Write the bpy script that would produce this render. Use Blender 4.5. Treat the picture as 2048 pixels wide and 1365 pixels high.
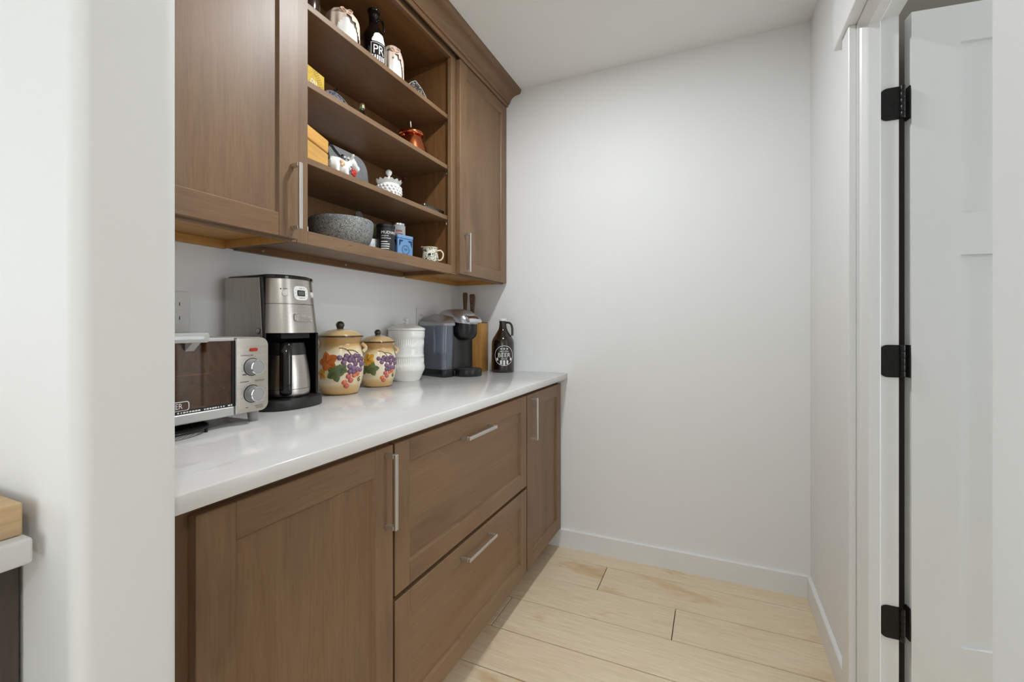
import bpy, bmesh, math, random
from mathutils import Vector, Matrix, noise
PI = math.pi
random.seed(7)
for o in list(bpy.data.objects): bpy.data.objects.remove(o)
scene = bpy.context.scene
COL = scene.collection

# ------------------------------------------------------------------ camera
cam_d = bpy.data.cameras.new('camera'); cam = bpy.data.objects.new('camera', cam_d); COL.objects.link(cam)
cam.location = (0, 0, 1.144); cam.rotation_euler = (PI/2, 0, math.radians(24.23))
cam_d.sensor_width = 36; cam_d.lens = 36*897.5/2048; cam_d.shift_y = -27.5/2048; cam_d.clip_start = .01
scene.camera = cam
# ------------------------------------------------------------------ world, lights, exposure
w = bpy.data.worlds.new('world'); scene.world = w; w.use_nodes = True
w.node_tree.nodes['Background'].inputs[0].default_value = (.86, .93, 1, 1)
w.node_tree.nodes['Background'].inputs[1].default_value = 1.0
scene.view_settings.view_transform = 'Standard'; scene.view_settings.look = 'None'
scene.view_settings.gamma = 1; scene.view_settings.use_curve_mapping = False
scene.view_settings.exposure = 0.41
def area(name, loc, rot, sx, sy, power, col, shape='RECTANGLE'):
    d = bpy.data.lights.new(name, 'AREA'); d.shape = shape; d.size = sx
    if shape in ('RECTANGLE', 'ELLIPSE'): d.size_y = sy
    d.energy = power; d.color = col
    o = bpy.data.objects.new(name, d); COL.objects.link(o); o.location = loc; o.rotation_euler = rot
    return o
area('window_daylight', (0.2, -3.12, 1.35), (PI/2, 0, 0), 3.0, 1.9, 14.5, (.84, .93, 1))
area('kitchen_side_fill', (-4.0, -1.5, 1.4), (PI/2, 0, -PI/2), 1.8, 1.5, 28, (.84, .93, 1))   # added cool fill for the opening's right edge; solid wall, no window here          
area('pantry_ceiling_lamp', (-.50, 1.27, 2.425), (0, 0, 0), .13, .13, 10.9, (.92, .97, 1), 'DISK')   # the pantry's ceiling lamp
area('kitchen_fill_lamp', (1.0, -.7, 2.425), (0, 0, 0), .16, .16, 10, (.95, .98, 1), 'DISK')  # added unseen lamp, placed to brighten the front wall's end face
area('side_room_fill', (3.22, 1.2, 1.35), (PI/2, 0, PI/2), 1.9, 1.9, 34, (.86, .94, 1))   # added fill standing for a bright side room; no window built

# ------------------------------------------------------------------ materials
def lin(c): c /= 255; return c/12.92 if c <= .04045 else ((c+.055)/1.055)**2.4
def rgb(c): return (lin(c[0]), lin(c[1]), lin(c[2]), 1)
MATS = {}
def base_mat(name):
    m = bpy.data.materials.new(name); m.use_nodes = True
    nt = m.node_tree; return m, nt, nt.nodes['Principled BSDF']
def coords(nt, scale, rnd=0):
    tc = nt.nodes.new('ShaderNodeTexCoord'); mp = nt.nodes.new('ShaderNodeMapping'); mp.inputs['Scale'].default_value = scale
    nt.links.new(tc.outputs['Object'], mp.inputs[0])
    if rnd:
        oi = nt.nodes.new('ShaderNodeObjectInfo'); mu = nt.nodes.new('ShaderNodeMath'); mu.operation = 'MULTIPLY'; mu.inputs[1].default_value = rnd
        nt.links.new(oi.outputs['Random'], mu.inputs[0]); nt.links.new(mu.outputs[0], mp.inputs['Location'])
    return mp.outputs[0]
def noise_n(nt, co, scale, detail=3, rough=.55, dist=0):
    n = nt.nodes.new('ShaderNodeTexNoise'); n.inputs['Scale'].default_value = scale; n.inputs['Detail'].default_value = detail
    n.inputs['Roughness'].default_value = rough; n.inputs['Distortion'].default_value = dist
    nt.links.new(co, n.inputs['Vector']); return n.outputs['Fac']
def ramp(nt, fac, stops, interp='LINEAR'):
    r = nt.nodes.new('ShaderNodeValToRGB'); r.color_ramp.interpolation = interp
    el = r.color_ramp.elements
    while len(el) < len(stops): el.new(.5)
    for e, (p, c) in zip(el, stops): e.position = p; e.color = c if len(c) == 4 else rgb(c)
    nt.links.new(fac, r.inputs[0]); return r.outputs[0]
def mixc(nt, fac, a, b, mode='MIX'):
    m = nt.nodes.new('ShaderNodeMix'); m.data_type = 'RGBA'; m.blend_type = mode
    for sock, v in ((m.inputs[0], fac), (m.inputs[6], a), (m.inputs[7], b)):
        if isinstance(v, (int, float)): sock.default_value = v
        elif isinstance(v, tuple): sock.default_value = v if len(v) == 4 else rgb(v)
        else: nt.links.new(v, sock)
    return m.outputs[2]
def bump(nt, p, h, strength=.1, dist=.002):
    b = nt.nodes.new('ShaderNodeBump'); b.inputs['Strength'].default_value = strength; b.inputs['Distance'].default_value = dist
    nt.links.new(h, b.inputs['Height']); nt.links.new(b.outputs[0], p.inputs['Normal'])
def mk(name, col, rough=.5, metal=0, var=.06, vscale=6, bmp=0, bscale=200, spec=.5, coat=0):
    """plain material with a soft procedural variation of its colour"""
    if name in MATS: return MATS[name]
    m, nt, p = base_mat(name)
    co = coords(nt, (1, 1, 1), 3)
    c = rgb(col); lo = tuple(x*(1-var) for x in c[:3])+(1,); hi = tuple(min(1, x*(1+var)) for x in c[:3])+(1,)
    nt.links.new(ramp(nt, noise_n(nt, co, vscale), [(.3, lo), (.7, hi)]), p.inputs['Base Color'])
    p.inputs['Roughness'].default_value = rough; p.inputs['Metallic'].default_value = metal
    p.inputs['Specular IOR Level'].default_value = spec; p.inputs['Coat Weight'].default_value = coat; p.inputs['Coat Roughness'].default_value = .08
    if bmp: bump(nt, p, noise_n(nt, co, bscale, 4), bmp, .001)
    MATS[name] = m; return m
def wood(name, dark, mid, light, axis, rough=.46, coat=.0, fleck=True, fine=1.0):
    if name in MATS: return MATS[name]
    m, nt, p = base_mat(name)
    st = [1, 1, 1]; st['xyz'.index(axis)] = .055
    co = coords(nt, tuple(st), 9)
    st2 = [1, 1, 1]; st2['xyz'.index(axis)] = .35
    co2 = coords(nt, tuple(st2), 5)
    grain = noise_n(nt, co, 190*fine, 4, .6, .6); figure = noise_n(nt, co, 14*fine, 3, .6, 1.2); blotch = noise_n(nt, co2, 5.5, 2, .5, .5)
    a = ramp(nt, figure, [(.2, dark), (.5, mid), (.82, light)])
    g = ramp(nt, grain, [(.3, (232, 231, 230)), (.65, (255, 255, 255))])
    b = mixc(nt, 1.0, a, g, 'MULTIPLY')
    tint = ramp(nt, blotch, [(.3, (228, 222, 222)), (.5, (255, 255, 255)), (.75, (255, 240, 226))])
    c = mixc(nt, 1.0, b, tint, 'MULTIPLY')
    if fleck:
        st3 = [1, 1, 1]; st3['xyz'.index(axis)] = .16
        co3 = coords(nt, tuple(st3), 7)
        v = nt.nodes.new('ShaderNodeTexVoronoi'); v.inputs['Scale'].default_value = 26; nt.links.new(co3, v.inputs['Vector'])
        fm = ramp(nt, v.outputs['Distance'], [(.0, (255, 255, 255)), (.055, (0, 0, 0))])
        gate = ramp(nt, noise_n(nt, co2, 17, 1), [(.60, (0, 0, 0)), (.66, (255, 255, 255))])
        mm = mixc(nt, 1.0, fm, gate, 'MULTIPLY')
        c = mixc(nt, mm, c, tuple(int(x*.45) for x in dark))
    nt.links.new(c, p.inputs['Base Color'])
    p.inputs['Roughness'].default_value = rough; p.inputs['Coat Weight'].default_value = coat; p.inputs['Coat Roughness'].default_value = .25
    bump(nt, p, grain, .06, .0006)
    MATS[name] = m; return m
CD, CM, CL = (123, 95, 67), (132, 103, 74), (141, 112, 82)
cab_v = wood('cabinet_wood_vertical', CD, CM, CL, 'z'); cab_h = wood('cabinet_wood_lengthwise', CD, CM, CL, 'y'); cab_x = wood('cabinet_wood_crosswise', CD, CM, CL, 'x')
int_wood = wood('cabinet_interior_wood', (112, 78, 44), (126, 89, 52), (138, 101, 61), 'z', .5, fleck=False)
int_h = wood('cabinet_interior_lengthwise', (112, 78, 44), (126, 89, 52), (138, 101, 61), 'y', .45, fleck=False)
ply = wood('birch_plywood', (196, 143, 72), (208, 156, 84), (218, 170, 98), 'y', .5, fleck=False)
kit_wood = wood('kitchen_cabinet_dark_wood', (62, 54, 50), (78, 68, 62), (92, 82, 75), 'z', .5)
board_wood = wood('maple_board_wood', (214, 178, 128), (226, 194, 147), (236, 208, 166), 'y', .45, fleck=False, fine=.8)
acacia = wood('honey_block_wood', (140, 92, 40), (190, 138, 70), (212, 162, 92), 'z', .45, fine=.9)
handle_wood = wood('walnut_knife_handle', (84, 62, 46), (104, 79, 60), (118, 92, 70), 'z', .5, fleck=False)
yellow_wood = wood('blond_box_wood', (205, 150, 70), (226, 174, 92), (236, 188, 108), 'y', .45, fleck=False, fine=.6)

def wall_mat(name, col, tex=.12):
    m, nt, p = base_mat(name); co = coords(nt, (1, 1, 1))
    c = rgb(col)
    nt.links.new(ramp(nt, noise_n(nt, co, 1.6, 2), [(.3, tuple(x*.985 for x in c[:3])+(1,)), (.7, c)]), p.inputs['Base Color'])
    p.inputs['Roughness'].default_value = .6; p.inputs['Specular IOR Level'].default_value = .25
    if tex: bump(nt, p, noise_n(nt, co, 26, 3, .6), tex, .003)
    return m
wall_m = wall_mat('white_wall_paint', (241, 241, 240)); ceil_m = wall_mat('ceiling_paint', (244, 244, 242), .05)
trim_m = mk('white_trim_paint', (238, 238, 237), .34, var=.01)
door_m = mk('white_door_paint', (232, 232, 230), .38, var=.01)
dim_m = wall_mat('dim_gap_paint', (150, 142, 132), .05)  # dim brown-grey picked to keep the door's hinge gap dark

def quartz():
    m, nt, p = base_mat('white_quartz'); co = coords(nt, (1, 1, 1))
    n1 = noise_n(nt, co, 2.2, 6, .6, 1.4)
    v1 = ramp(nt, n1, [(.488, (0, 0, 0)), (.5, (255, 255, 255)), (.512, (0, 0, 0))])
    gate = ramp(nt, noise_n(nt, co, 1.7, 2), [(.52, (0, 0, 0)), (.66, (255, 255, 255))])
    v = mixc(nt, 1.0, v1, gate, 'MULTIPLY')
    cloud = ramp(nt, noise_n(nt, co, 3, 3), [(.3, (221, 219, 216)), (.7, (231, 229, 227))])
    nt.links.new(mixc(nt, v, cloud, (196, 190, 184)), p.inputs['Base Color'])
    p.inputs['Roughness'].default_value = .13
    return m
quartz_m = quartz()
def plank_mat():
    m, nt, p = base_mat('maple_plank')
    co = coords(nt, (.07, 1, 1), 13); co2 = coords(nt, (.16, 1, 1), 21); co3 = coords(nt, (.5, 1, 1), 31)
    grain = noise_n(nt, co, 130, 4, .6, .4); fig = noise_n(nt, co2, 9, 4, .6, 1.0); kn = noise_n(nt, co3, 6, 3, .6, .5)
    a = ramp(nt, fig, [(.25, (229, 208, 176)), (.45, (236, 217, 186)), (.7, (240, 222, 193))])
    g = ramp(nt, grain, [(.3, (238, 235, 231)), (.65, (255, 255, 255))])
    b = mixc(nt, 1.0, a, g, 'MULTIPLY')
    kk = ramp(nt, kn, [(.58, (255, 255, 255)), (.68, (242, 230, 212)), (.80, (216, 194, 164))])
    nt.links.new(mixc(nt, 1.0, b, kk, 'MULTIPLY'), p.inputs['Base Color'])
    p.inputs['Roughness'].default_value = .42; bump(nt, p, grain, .05, .0005)
    return m
plank_m = plank_mat(); joint_m = mk('plank_joint', (84, 66, 48), .8)
def brushed(name, col, axis, rough=.3):
    m, nt, p = base_mat(name); s = [1, 1, 1]; s['xyz'.index(axis)] = .03
    co = coords(nt, tuple(s)); n = noise_n(nt, co, 420, 3)
    nt.links.new(ramp(nt, n, [(.3, tuple(int(x*.93) for x in col)), (.7, col)]), p.inputs['Base Color'])
    p.inputs['Metallic'].default_value = 1; p.inputs['Roughness'].default_value = rough
    bump(nt, p, n, .04, .0004); MATS[name] = m; return m
steel = brushed('brushed_steel', (196, 190, 182), 'y', .3); steel_v = brushed('brushed_steel_vertical', (186, 180, 174), 'z', .36)
nickel = brushed('brushed_nickel', (222, 218, 212), 'z', .38)
silver_pl = mk('silver_plastic', (178, 178, 182), .28, .75, .03)
chrome = mk('chrome', (225, 225, 228), .1, 1, .02)
panel_m = brushed('warm_steel_panel', (202, 194, 184), 'y', .4)
grey_pl = mk('grey_plastic', (158, 158, 156), .45, 0, .02)
oven_paint = mk('silver_oven_paint', (196, 194, 190), .4, .35, .03)
blk = mk('black_plastic', (20, 19, 19), .3, 0, .1); blk_soft = mk('black_satin_plastic', (30, 28, 27), .42, 0, .1)
blk_gl = mk('black_gloss', (14, 13, 13), .1, 0, .1)
hinge_m = mk('black_hinge_metal', (22, 20, 19), .32, .3, .1)
white_pl = mk('white_plastic', (232, 231, 228), .35, 0, .01); off_pl = mk('pale_button_plastic', (214, 212, 208), .35, 0, .01)
lcd = mk('lcd_grey_green', (92, 90, 78), .25, 0, .03); red_led = mk('red_lens', (176, 52, 40), .25, 0, .08)
screw_m = mk('steel_screw', (178, 172, 160), .35, 1)
ink = mk('grey_ink', (92, 88, 84), .6); ink_b = mk('black_ink', (24, 24, 26), .5); white_ink = mk('white_ink', (236, 234, 230), .5, 0, .01)
red_ink = mk('red_ink', (206, 92, 76), .55); navy = mk('navy_ink', (24, 44, 84), .5)
cream = mk('cream_ceramic', (232, 214, 176), .18, 0, .04, coat=.4)
white_cer = mk('white_ceramic', (232, 231, 226), .22, 0, .01, coat=.3)
milk = mk('milk_glass', (240, 239, 235), .12, 0, .01, coat=.5)
knob_m = mk('dark_olive_glaze', (52, 46, 30), .18, 0, .15, coat=.5)
purple = mk('purple_glaze', (108, 76, 104), .2, 0, .14, 60, coat=.4); purple2 = mk('plum_glaze', (124, 92, 122), .2, 0, .14, 60, coat=.4)
orange = mk('orange_glaze', (212, 108, 62), .22, 0, .12, 60, coat=.4); rose = mk('rose_glaze', (196, 88, 76), .22, 0, .12, 60, coat=.4)
leaf_or = mk('rust_leaf_glaze', (206, 112, 52), .25, 0, .25, 40, coat=.3); leaf_gr = mk('green_leaf_glaze', (92, 104, 58), .25, 0, .25, 40, coat=.3)
leaf_ye = mk('ochre_leaf_glaze', (214, 156, 48), .25, 0, .2, 40, coat=.3); vine = mk('brown_vine_glaze', (84, 60, 36), .3, 0, .1)
copper = mk('copper', (196, 112, 72), .16, 1, .12, 12); copper_d = mk('aged_copper', (120, 74, 52), .22, 1, .2, 12)
platter_m = mk('pale_grey_platter', (220, 224, 230), .2, 0, .01, coat=.3)
red_fl = mk('red_flower_glaze', (196, 50, 40), .22, 0, .15, 80); peach = mk('peach_glaze', (236, 190, 150), .3, 0, .1)
tulle = mk('beige_tulle', (226, 206, 188), .7, 0, .08, 30, .25, 300); bag_w = mk('white_favour_cloth', (232, 228, 220), .75, 0, .03, 20, .2, 260)
ribbon = mk('peach_ribbon', (230, 196, 170), .5); bronze_dark = mk('dark_bronze_glaze', (54, 34, 28), .16, .2, .3, 40)
blue_tin = mk('blue_tin', (108, 150, 196), .35, .2, .04); blue_tin_d = mk('blue_tin_lid', (120, 160, 204), .35, .2, .04)
label_w = mk('white_label_paper', (228, 228, 226), .6, 0, .01); gold_cork = mk('gold_cap', (206, 196, 140), .3, .5, .06)
green_cer = mk('sage_ceramic', (128, 124, 92), .3, 0, .15, 20); pest_m = mk('stone_pestle', (112, 110, 104), .7, 0, .2, 200)
wire_m = mk('black_wire', (30, 29, 28), .4, .5); rub = mk('dark_rubber', (16, 16, 16), .7)
def stone():
    m, nt, p = base_mat('speckled_granite'); co = coords(nt, (1, 1, 1))
    s = ramp(nt, noise_n(nt, co, 330, 2, .7), [(.36, (78, 80, 80)), (.5, (132, 133, 130)), (.66, (186, 186, 180))])
    b = ramp(nt, noise_n(nt, co, 9, 2), [(.4, (214, 220, 232)), (.6, (255, 255, 252))])
    nt.links.new(mixc(nt, 1., s, b, 'MULTIPLY'), p.inputs['Base Color']); p.inputs['Roughness'].default_value = .75
    return m
granite = stone()
def banded(name, stops, zmax, streak=.5):
    """glaze brushed in bands round a pot, by height"""
    m, nt, p = base_mat(name)
    tc = nt.nodes.new('ShaderNodeTexCoord'); sp = nt.nodes.new('ShaderNodeSeparateXYZ'); nt.links.new(tc.outputs['Object'], sp.inputs[0])
    co = coords(nt, (.6, .6, 9)); n = noise_n(nt, co, 16, 3)
    ma = nt.nodes.new('ShaderNodeMath'); ma.operation = 'MULTIPLY_ADD'; ma.inputs[1].default_value = .22*streak; nt.links.new(n, ma.inputs[0])
    mb = nt.nodes.new('ShaderNodeMath'); mb.operation = 'DIVIDE'; mb.inputs[1].default_value = zmax; nt.links.new(sp.outputs['Z'], mb.inputs[0])
    mc = nt.nodes.new('ShaderNodeMath'); mc.operation = 'SUBTRACT'; mc.inputs[1].default_value = .11*streak; nt.links.new(mb.outputs[0], mc.inputs[0])
    nt.links.new(mc.outputs[0], ma.inputs[2])
    nt.links.new(ramp(nt, ma.outputs[0], stops), p.inputs['Base Color'])
    p.inputs['Roughness'].default_value = .2; p.inputs['Coat Weight'].default_value = .4; p.inputs['Coat Roughness'].default_value = .08
    return m
def glassy(name, tint, gloss=.12, dens=1.0, rough=.03, haze=0):
    """thin tinted glass / clear plastic"""
    m = bpy.data.materials.new(name); m.use_nodes = True; nt = m.node_tree; nt.nodes.clear()
    out = nt.nodes.new('ShaderNodeOutputMaterial'); tr = nt.nodes.new('ShaderNodeBsdfTransparent'); gl = nt.nodes.new('ShaderNodeBsdfGlossy')
    co = coords(nt, (1, 1, 1)); c = rgb(tint)
    nt.links.new(ramp(nt, noise_n(nt, co, 14, 4), [(.3, tuple(x*(1-.25*dens) for x in c[:3])+(1,)), (.7, c)]), tr.inputs[0])
    gl.inputs['Roughness'].default_value = rough
    fr = nt.nodes.new('ShaderNodeFresnel'); fr.inputs[0].default_value = 1.45; mx = nt.nodes.new('ShaderNodeMixShader')
    ad = nt.nodes.new('ShaderNodeMath'); ad.operation = 'ADD'; ad.inputs[1].default_value = gloss; nt.links.new(fr.outputs[0], ad.inputs[0])
    nt.links.new(ad.outputs[0], mx.inputs[0]); nt.links.new(tr.outputs[0], mx.inputs[1]); nt.links.new(gl.outputs[0], mx.inputs[2])
    last = mx.outputs[0]
    if haze:
        df = nt.nodes.new('ShaderNodeBsdfDiffuse'); df.inputs[0].default_value = c; m2 = nt.nodes.new('ShaderNodeMixShader'); m2.inputs[0].default_value = haze
        nt.links.new(last, m2.inputs[1]); nt.links.new(df.outputs[0], m2.inputs[2]); last = m2.outputs[0]
    nt.links.new(last, out.inputs[0]); MATS[name] = m; return m
oven_glass = glassy('amber_oven_glass', (238, 200, 146), .05, .6, haze=.012); tank_glass = glassy('blue_tank_plastic', (192, 200, 218), .05, .1, haze=.19)
water_m = glassy('tank_water', (84, 86, 104), .02, .1); clear_glass = glassy('green_edge_glass', (176, 206, 196), .12, .2)
blk_glass = mk('black_bottle_glass', (10, 9, 9), .08, 0, .1, 10, coat=.5)
amber = mk('dark_amber_glass', (30, 17, 11), .06, 0, .2, 10, coat=.6)
def patterned(name, ground, motif, scale, lo=.46, hi=.52, rough=.25):
    m, nt, p = base_mat(name); co = coords(nt, (1, 1, 1))
    n = noise_n(nt, co, scale, 3, .7, 2.5)
    nt.links.new(mixc(nt, ramp(nt, n, [(lo, (0, 0, 0)), (hi, (255, 255, 255))]), ground, motif), p.inputs['Base Color'])
    p.inputs['Roughness'].default_value = rough; p.inputs['Coat Weight'].default_value = .3; MATS[name] = m; return m
transfer = patterned('black_transfer_print', (226, 224, 202), (34, 34, 34), 52, .52, .55)
blue_print = patterned('blue_transfer_print', (222, 228, 240), (84, 98, 150), 70, .48, .56)
dark_print = patterned('dark_motif_print', (62, 54, 50), (226, 222, 214), 80, .56, .60)
gold_print = patterned('gold_sleeve_print', (206, 172, 62), (188, 150, 46), 40, .5, .56, .4)
stain = patterned('browned_oven_liner', (232, 182, 112), (176, 122, 62), 9, .4, .62, .5)

# ------------------------------------------------------------------ mesh helpers
def new(): return bmesh.new()
def box(bm, x0, x1, y0, y1, z0, z1, bev=0, seg=2):
    vs = [bm.verts.new((x, y, z)) for x in (x0, x1) for y in (y0, y1) for z in (z0, z1)]
    fs = [(0, 1, 3, 2), (4, 6, 7, 5), (0, 4, 5, 1), (2, 3, 7, 6), (0, 2, 6, 4), (1, 5, 7, 3)]
    faces = [bm.faces.new([vs[i] for i in f]) for f in fs]
    if bev:
        es = list({e for f in faces for e in f.edges})
        bmesh.ops.bevel(bm, geom=es, offset=bev, segments=seg, affect='EDGES', profile=.5)
    return bm
def prism(bm, pts, a0, a1, axis='z', bev=0, seg=2, edges='all'):
    """polygon pts (2-D) extruded along axis from a0 to a1. axis z: (x,y); y: (x,z); x: (y,z)"""
    def p3(p, a): return {'z': (p[0], p[1], a), 'y': (p[0], a, p[1]), 'x': (a, p[0], p[1])}[axis]
    lo = [bm.verts.new(p3(p, a0)) for p in pts]; hi = [bm.verts.new(p3(p, a1)) for p in pts]
    n = len(pts); fs = [bm.faces.new(lo[::-1]), bm.faces.new(hi)]
    side = [bm.faces.new((lo[i], lo[(i+1) % n], hi[(i+1) % n], hi[i])) for i in range(n)]
    bmesh.ops.recalc_face_normals(bm, faces=fs+side)
    if bev:
        es = list({e for f in fs for e in f.edges})
        bmesh.ops.bevel(bm, geom=es, offset=bev, segments=seg, affect='EDGES', profile=.5)
    return bm
def rrect(cx, cy, w, h, r, n=6):
    out = []
    for (sx, sy, a0) in ((1, 1, 0), (-1, 1, PI/2), (-1, -1, PI), (1, -1, 1.5*PI)):
        for i in range(n+1):
            a = a0+PI/2*i/n
            out.append((cx+sx*(w/2-r)+r*math.cos(a), cy+sy*(h/2-r)+r*math.sin(a)))
    return out
def lathe(bm, prof, seg=48, c=(0, 0), cap0=True, cap1=True, rf=None):
    rings = []
    for (r, z) in prof:
        ring = []
        for i in range(seg):
            a = 2*PI*i/seg; rr = r*(rf(a, z) if rf else 1)
            ring.append(bm.verts.new((c[0]+rr*math.cos(a), c[1]+rr*math.sin(a), z)))
        rings.append(ring)
    for k in range(len(rings)-1):
        for i in range(seg):
            j = (i+1) % seg
            bm.faces.new((rings[k][i], rings[k][j], rings[k+1][j], rings[k+1][i]))
    if cap0: bm.faces.new(rings[0][::-1])
    if cap1: bm.faces.new(rings[-1])
    return bm
def smooth_prof(pts, n=6):
    """Catmull-Rom through profile points"""
    out = []
    for i in range(len(pts)-1):
        p0 = pts[max(i-1, 0)]; p1 = pts[i]; p2 = pts[i+1]; p3 = pts[min(i+2, len(pts)-1)]
        for k in range(n):
            t = k/n; q_ = list(.5*((2*p1[q])+(-p0[q]+p2[q])*t+(2*p0[q]-5*p1[q]+4*p2[q]-p3[q])*t*t+(-p0[q]+3*p1[q]-3*p2[q]+p3[q])*t**3) for q in range(len(p1)))
            if len(q_) == 2: q_[1] = min(max(q_[1], min(p1[1], p2[1])), max(p1[1], p2[1]))
            out.append(tuple(q_))
    out.append(tuple(pts[-1])); return out
def tube(bm, pts, rad, seg=8, closed=False, flat=None):
    pts = [Vector(p) for p in pts]; n = len(pts); rings = []
    up = None
    for i in range(n):
        a = pts[(i-1) % n] if (closed or i) else pts[0]; b = pts[(i+1) % n] if (closed or i < n-1) else pts[-1]
        d = (b-a).normalized()
        if up is None: up = Vector((0, 0, 1)) if abs(d.z) < .9 else Vector((1, 0, 0))
        s = d.cross(up).normalized(); up = s.cross(d).normalized()
        r = rad[i] if isinstance(rad, (list, tuple)) else rad
        fx, fy = flat if flat else (1, 1)
        rings.append([bm.verts.new(pts[i]+s*math.cos(2*PI*k/seg)*r*fx+up*math.sin(2*PI*k/seg)*r*fy) for k in range(seg)])
    m = n if closed else n-1
    for i in range(m):
        A = rings[i]; B = rings[(i+1) % n]
        for k in range(seg): bm.faces.new((A[k], A[(k+1) % seg], B[(k+1) % seg], B[k]))
    if not closed: bm.faces.new(rings[0][::-1]); bm.faces.new(rings[-1])
    return bm
def ball(bm, c, r, sx=1, sy=1, sz=1, u=16, v=10, rot=None):
    mtx = Matrix.Translation(c) @ (rot.to_4x4() if rot else Matrix.Identity(4)) @ Matrix.Diagonal((r*sx, r*sy, r*sz, 1))
    bmesh.ops.create_uvsphere(bm, u_segments=u, v_segments=v, radius=1, matrix=mtx); return bm
def obj(name, bm, mat, parent=None, smooth=None, off=None):
    """one mesh object; off: subtract this world point (so that geometry given in world space becomes local)"""
    if off is not None: bmesh.ops.translate(bm, vec=-Vector(off), verts=bm.verts)
    bmesh.ops.recalc_face_normals(bm, faces=bm.faces)
    me = bpy.data.meshes.new(name); bm.to_mesh(me); bm.free()
    if smooth:
        me.polygons.foreach_set('use_smooth', [True]*len(me.polygons))
        try: me.set_sharp_from_angle(angle=math.radians(smooth))
        except Exception: pass
    me.materials.append(mat)
    o = bpy.data.objects.new(name, me); COL.objects.link(o); o.parent = parent
    return o
def thing(name, label, cat, loc=(0, 0, 0), rz=0, group=None):
    o = bpy.data.objects.new(name, None); o.empty_display_size = .05; COL.objects.link(o)
    o.location = loc; o.rotation_euler = (0, 0, rz); o['label'] = label; o['category'] = cat
    if group: o['group'] = group
    return o
def tag(o, label, cat, group=None):
    o['label'] = label; o['category'] = cat
    if group: o['group'] = group
    return o
def struct(name, bm, m, smooth=None, parent=None):
    o = obj(name, bm, m, parent, smooth)
    if parent is None: o['kind'] = 'structure'
    return o
def text(name, s, size, m, parent, fn, depth=.0004, squeeze=1.0, align='CENTER'):
    cu = bpy.data.curves.new(name, 'FONT'); cu.body = s; cu.size = size; cu.extrude = depth/2; cu.align_x = align; cu.align_y = 'CENTER'; cu.resolution_u = 3
    t = bpy.data.objects.new(name+'_tmp', cu); COL.objects.link(t)
    dg = bpy.context.evaluated_depsgraph_get(); me = bpy.data.meshes.new_from_object(t.evaluated_get(dg))
    bpy.data.objects.remove(t); bpy.data.curves.remove(cu)
    me.name = name
    for v in me.vertices: v.co = fn(v.co.x*squeeze, v.co.y, v.co.z+depth/2)
    me.materials.clear(); me.materials.append(m)
    o = bpy.data.objects.new(name, me); COL.objects.link(o); o.parent = parent; return o
def marks(name, rects, m, parent, fn):
    """small printed strokes: (centre a, centre b, width, height) on the surface given by fn"""
    bm = new()
    for a, b, w_, h_ in rects:
        n = max(1, int(w_/.004)); A = [bm.verts.new(fn(a-w_/2+w_*i/n, b-h_/2, .0003)) for i in range(n+1)]; B = [bm.verts.new(fn(a-w_/2+w_*i/n, b+h_/2, .0003)) for i in range(n+1)]
        for i in range(n): bm.faces.new((A[i], A[i+1], B[i+1], B[i]))
    o = obj(name, bm, m, parent); o['kind'] = 'stuff'; return o
def on_x(x, y, z):                      # text plane facing +X, reading along +Y
    return lambda a, b, d: Vector((x+d, y+a, z+b))
def on_cyl(r, ang, z, c=(0, 0), off=.0002):
    return lambda a, b, d: Vector((c[0]+(r+off+d)*math.cos(ang+a/r), c[1]+(r+off+d)*math.sin(ang+a/r), z+b))

# ------------------------------------------------------------------ key dimensions
XL, XR, YB, ZC = -1.36, .372, 2.25, 2.44           # pantry walls and ceiling
XCF, ZCT, ZCB = -.695, .905, .875                  # worktop front edge, top, underside
XD = -.726                                         # base door fronts
XU = -1.043                                        # upper door fronts
ZU = 1.382                                         # underside of uppers
Y0 = .363                                          # back of the front wall

# ------------------------------------------------------------------ setting: floor
fl = struct('floor', box(new(), -4.2, 3.4, -3.3, 3.3, -.10, -.012), joint_m)
seams = [2.335, 2.136, 1.9355, 1.736, 1.537, 1.338, 1.139, .94, .741, .542, .343, .144, -.055, -.254]
joints = {0: [-1.9, .62], 1: [-1.95, -.464, 1.0], 2: [-1.66, -.142], 3: [-.78, .74], 4: [-1.35, .2], 5: [-.9, .62], 6: [-1.5, 0.], 7: [-.6, .9], 8: [-1.2, .3], 9: [-.8, .7], 10: [-1.6, -.1], 11: [-.5, .9], 12: [-1.0, .5]}
g = .0015
for i in range(len(seams)-1):
    xs = [-2.2]+joints[i]+[1.6]
    ytop = min(seams[i], 2.3)
    for a, b in zip(xs[:-1], xs[1:]):
        if b-a < .05 or (b < -1.4) : continue
        pl = box(new(), -(b-a)/2+g, (b-a)/2-g, -(ytop-seams[i+1])/2+g, (ytop-seams[i+1])/2-g, -.012, 0, .0012, 1)
        o = obj('plank', pl, plank_m, fl); o.location = ((a+b)/2, (ytop+seams[i+1])/2, 0)
kf = obj('kitchen_boards', box(new(), -4.1, 3.3, -3.2, -.2555, -.0119, 0), plank_m, fl)
# ceiling, walls
struct('ceiling', box(new(), -4.2, 3.4, -3.3, 3.3, ZC, ZC+.1), ceil_m)
struct('wall_left', box(new(), XL-.12, XL, .25, YB+.12, 0, ZC), wall_m)
struct('wall_back', box(new(), XL-.12, XR+.12, YB, YB+.12, 0, ZC), wall_m)
XJ = XR+.094                                       # far side of the right wall
DY0, DY1, DH = .80, 1.57, 2.007                    # doorway in the right wall
bm = new(); box(bm, XR, XJ, DY1+.018, YB+.12, 0, ZC); box(bm, XR, XJ, Y0-.05, DY0-.018, 0, ZC); box(bm, XR, XJ, DY0-.018, DY1+.018, DH+.018, ZC)
struct('wall_right', bm, wall_m)
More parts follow.
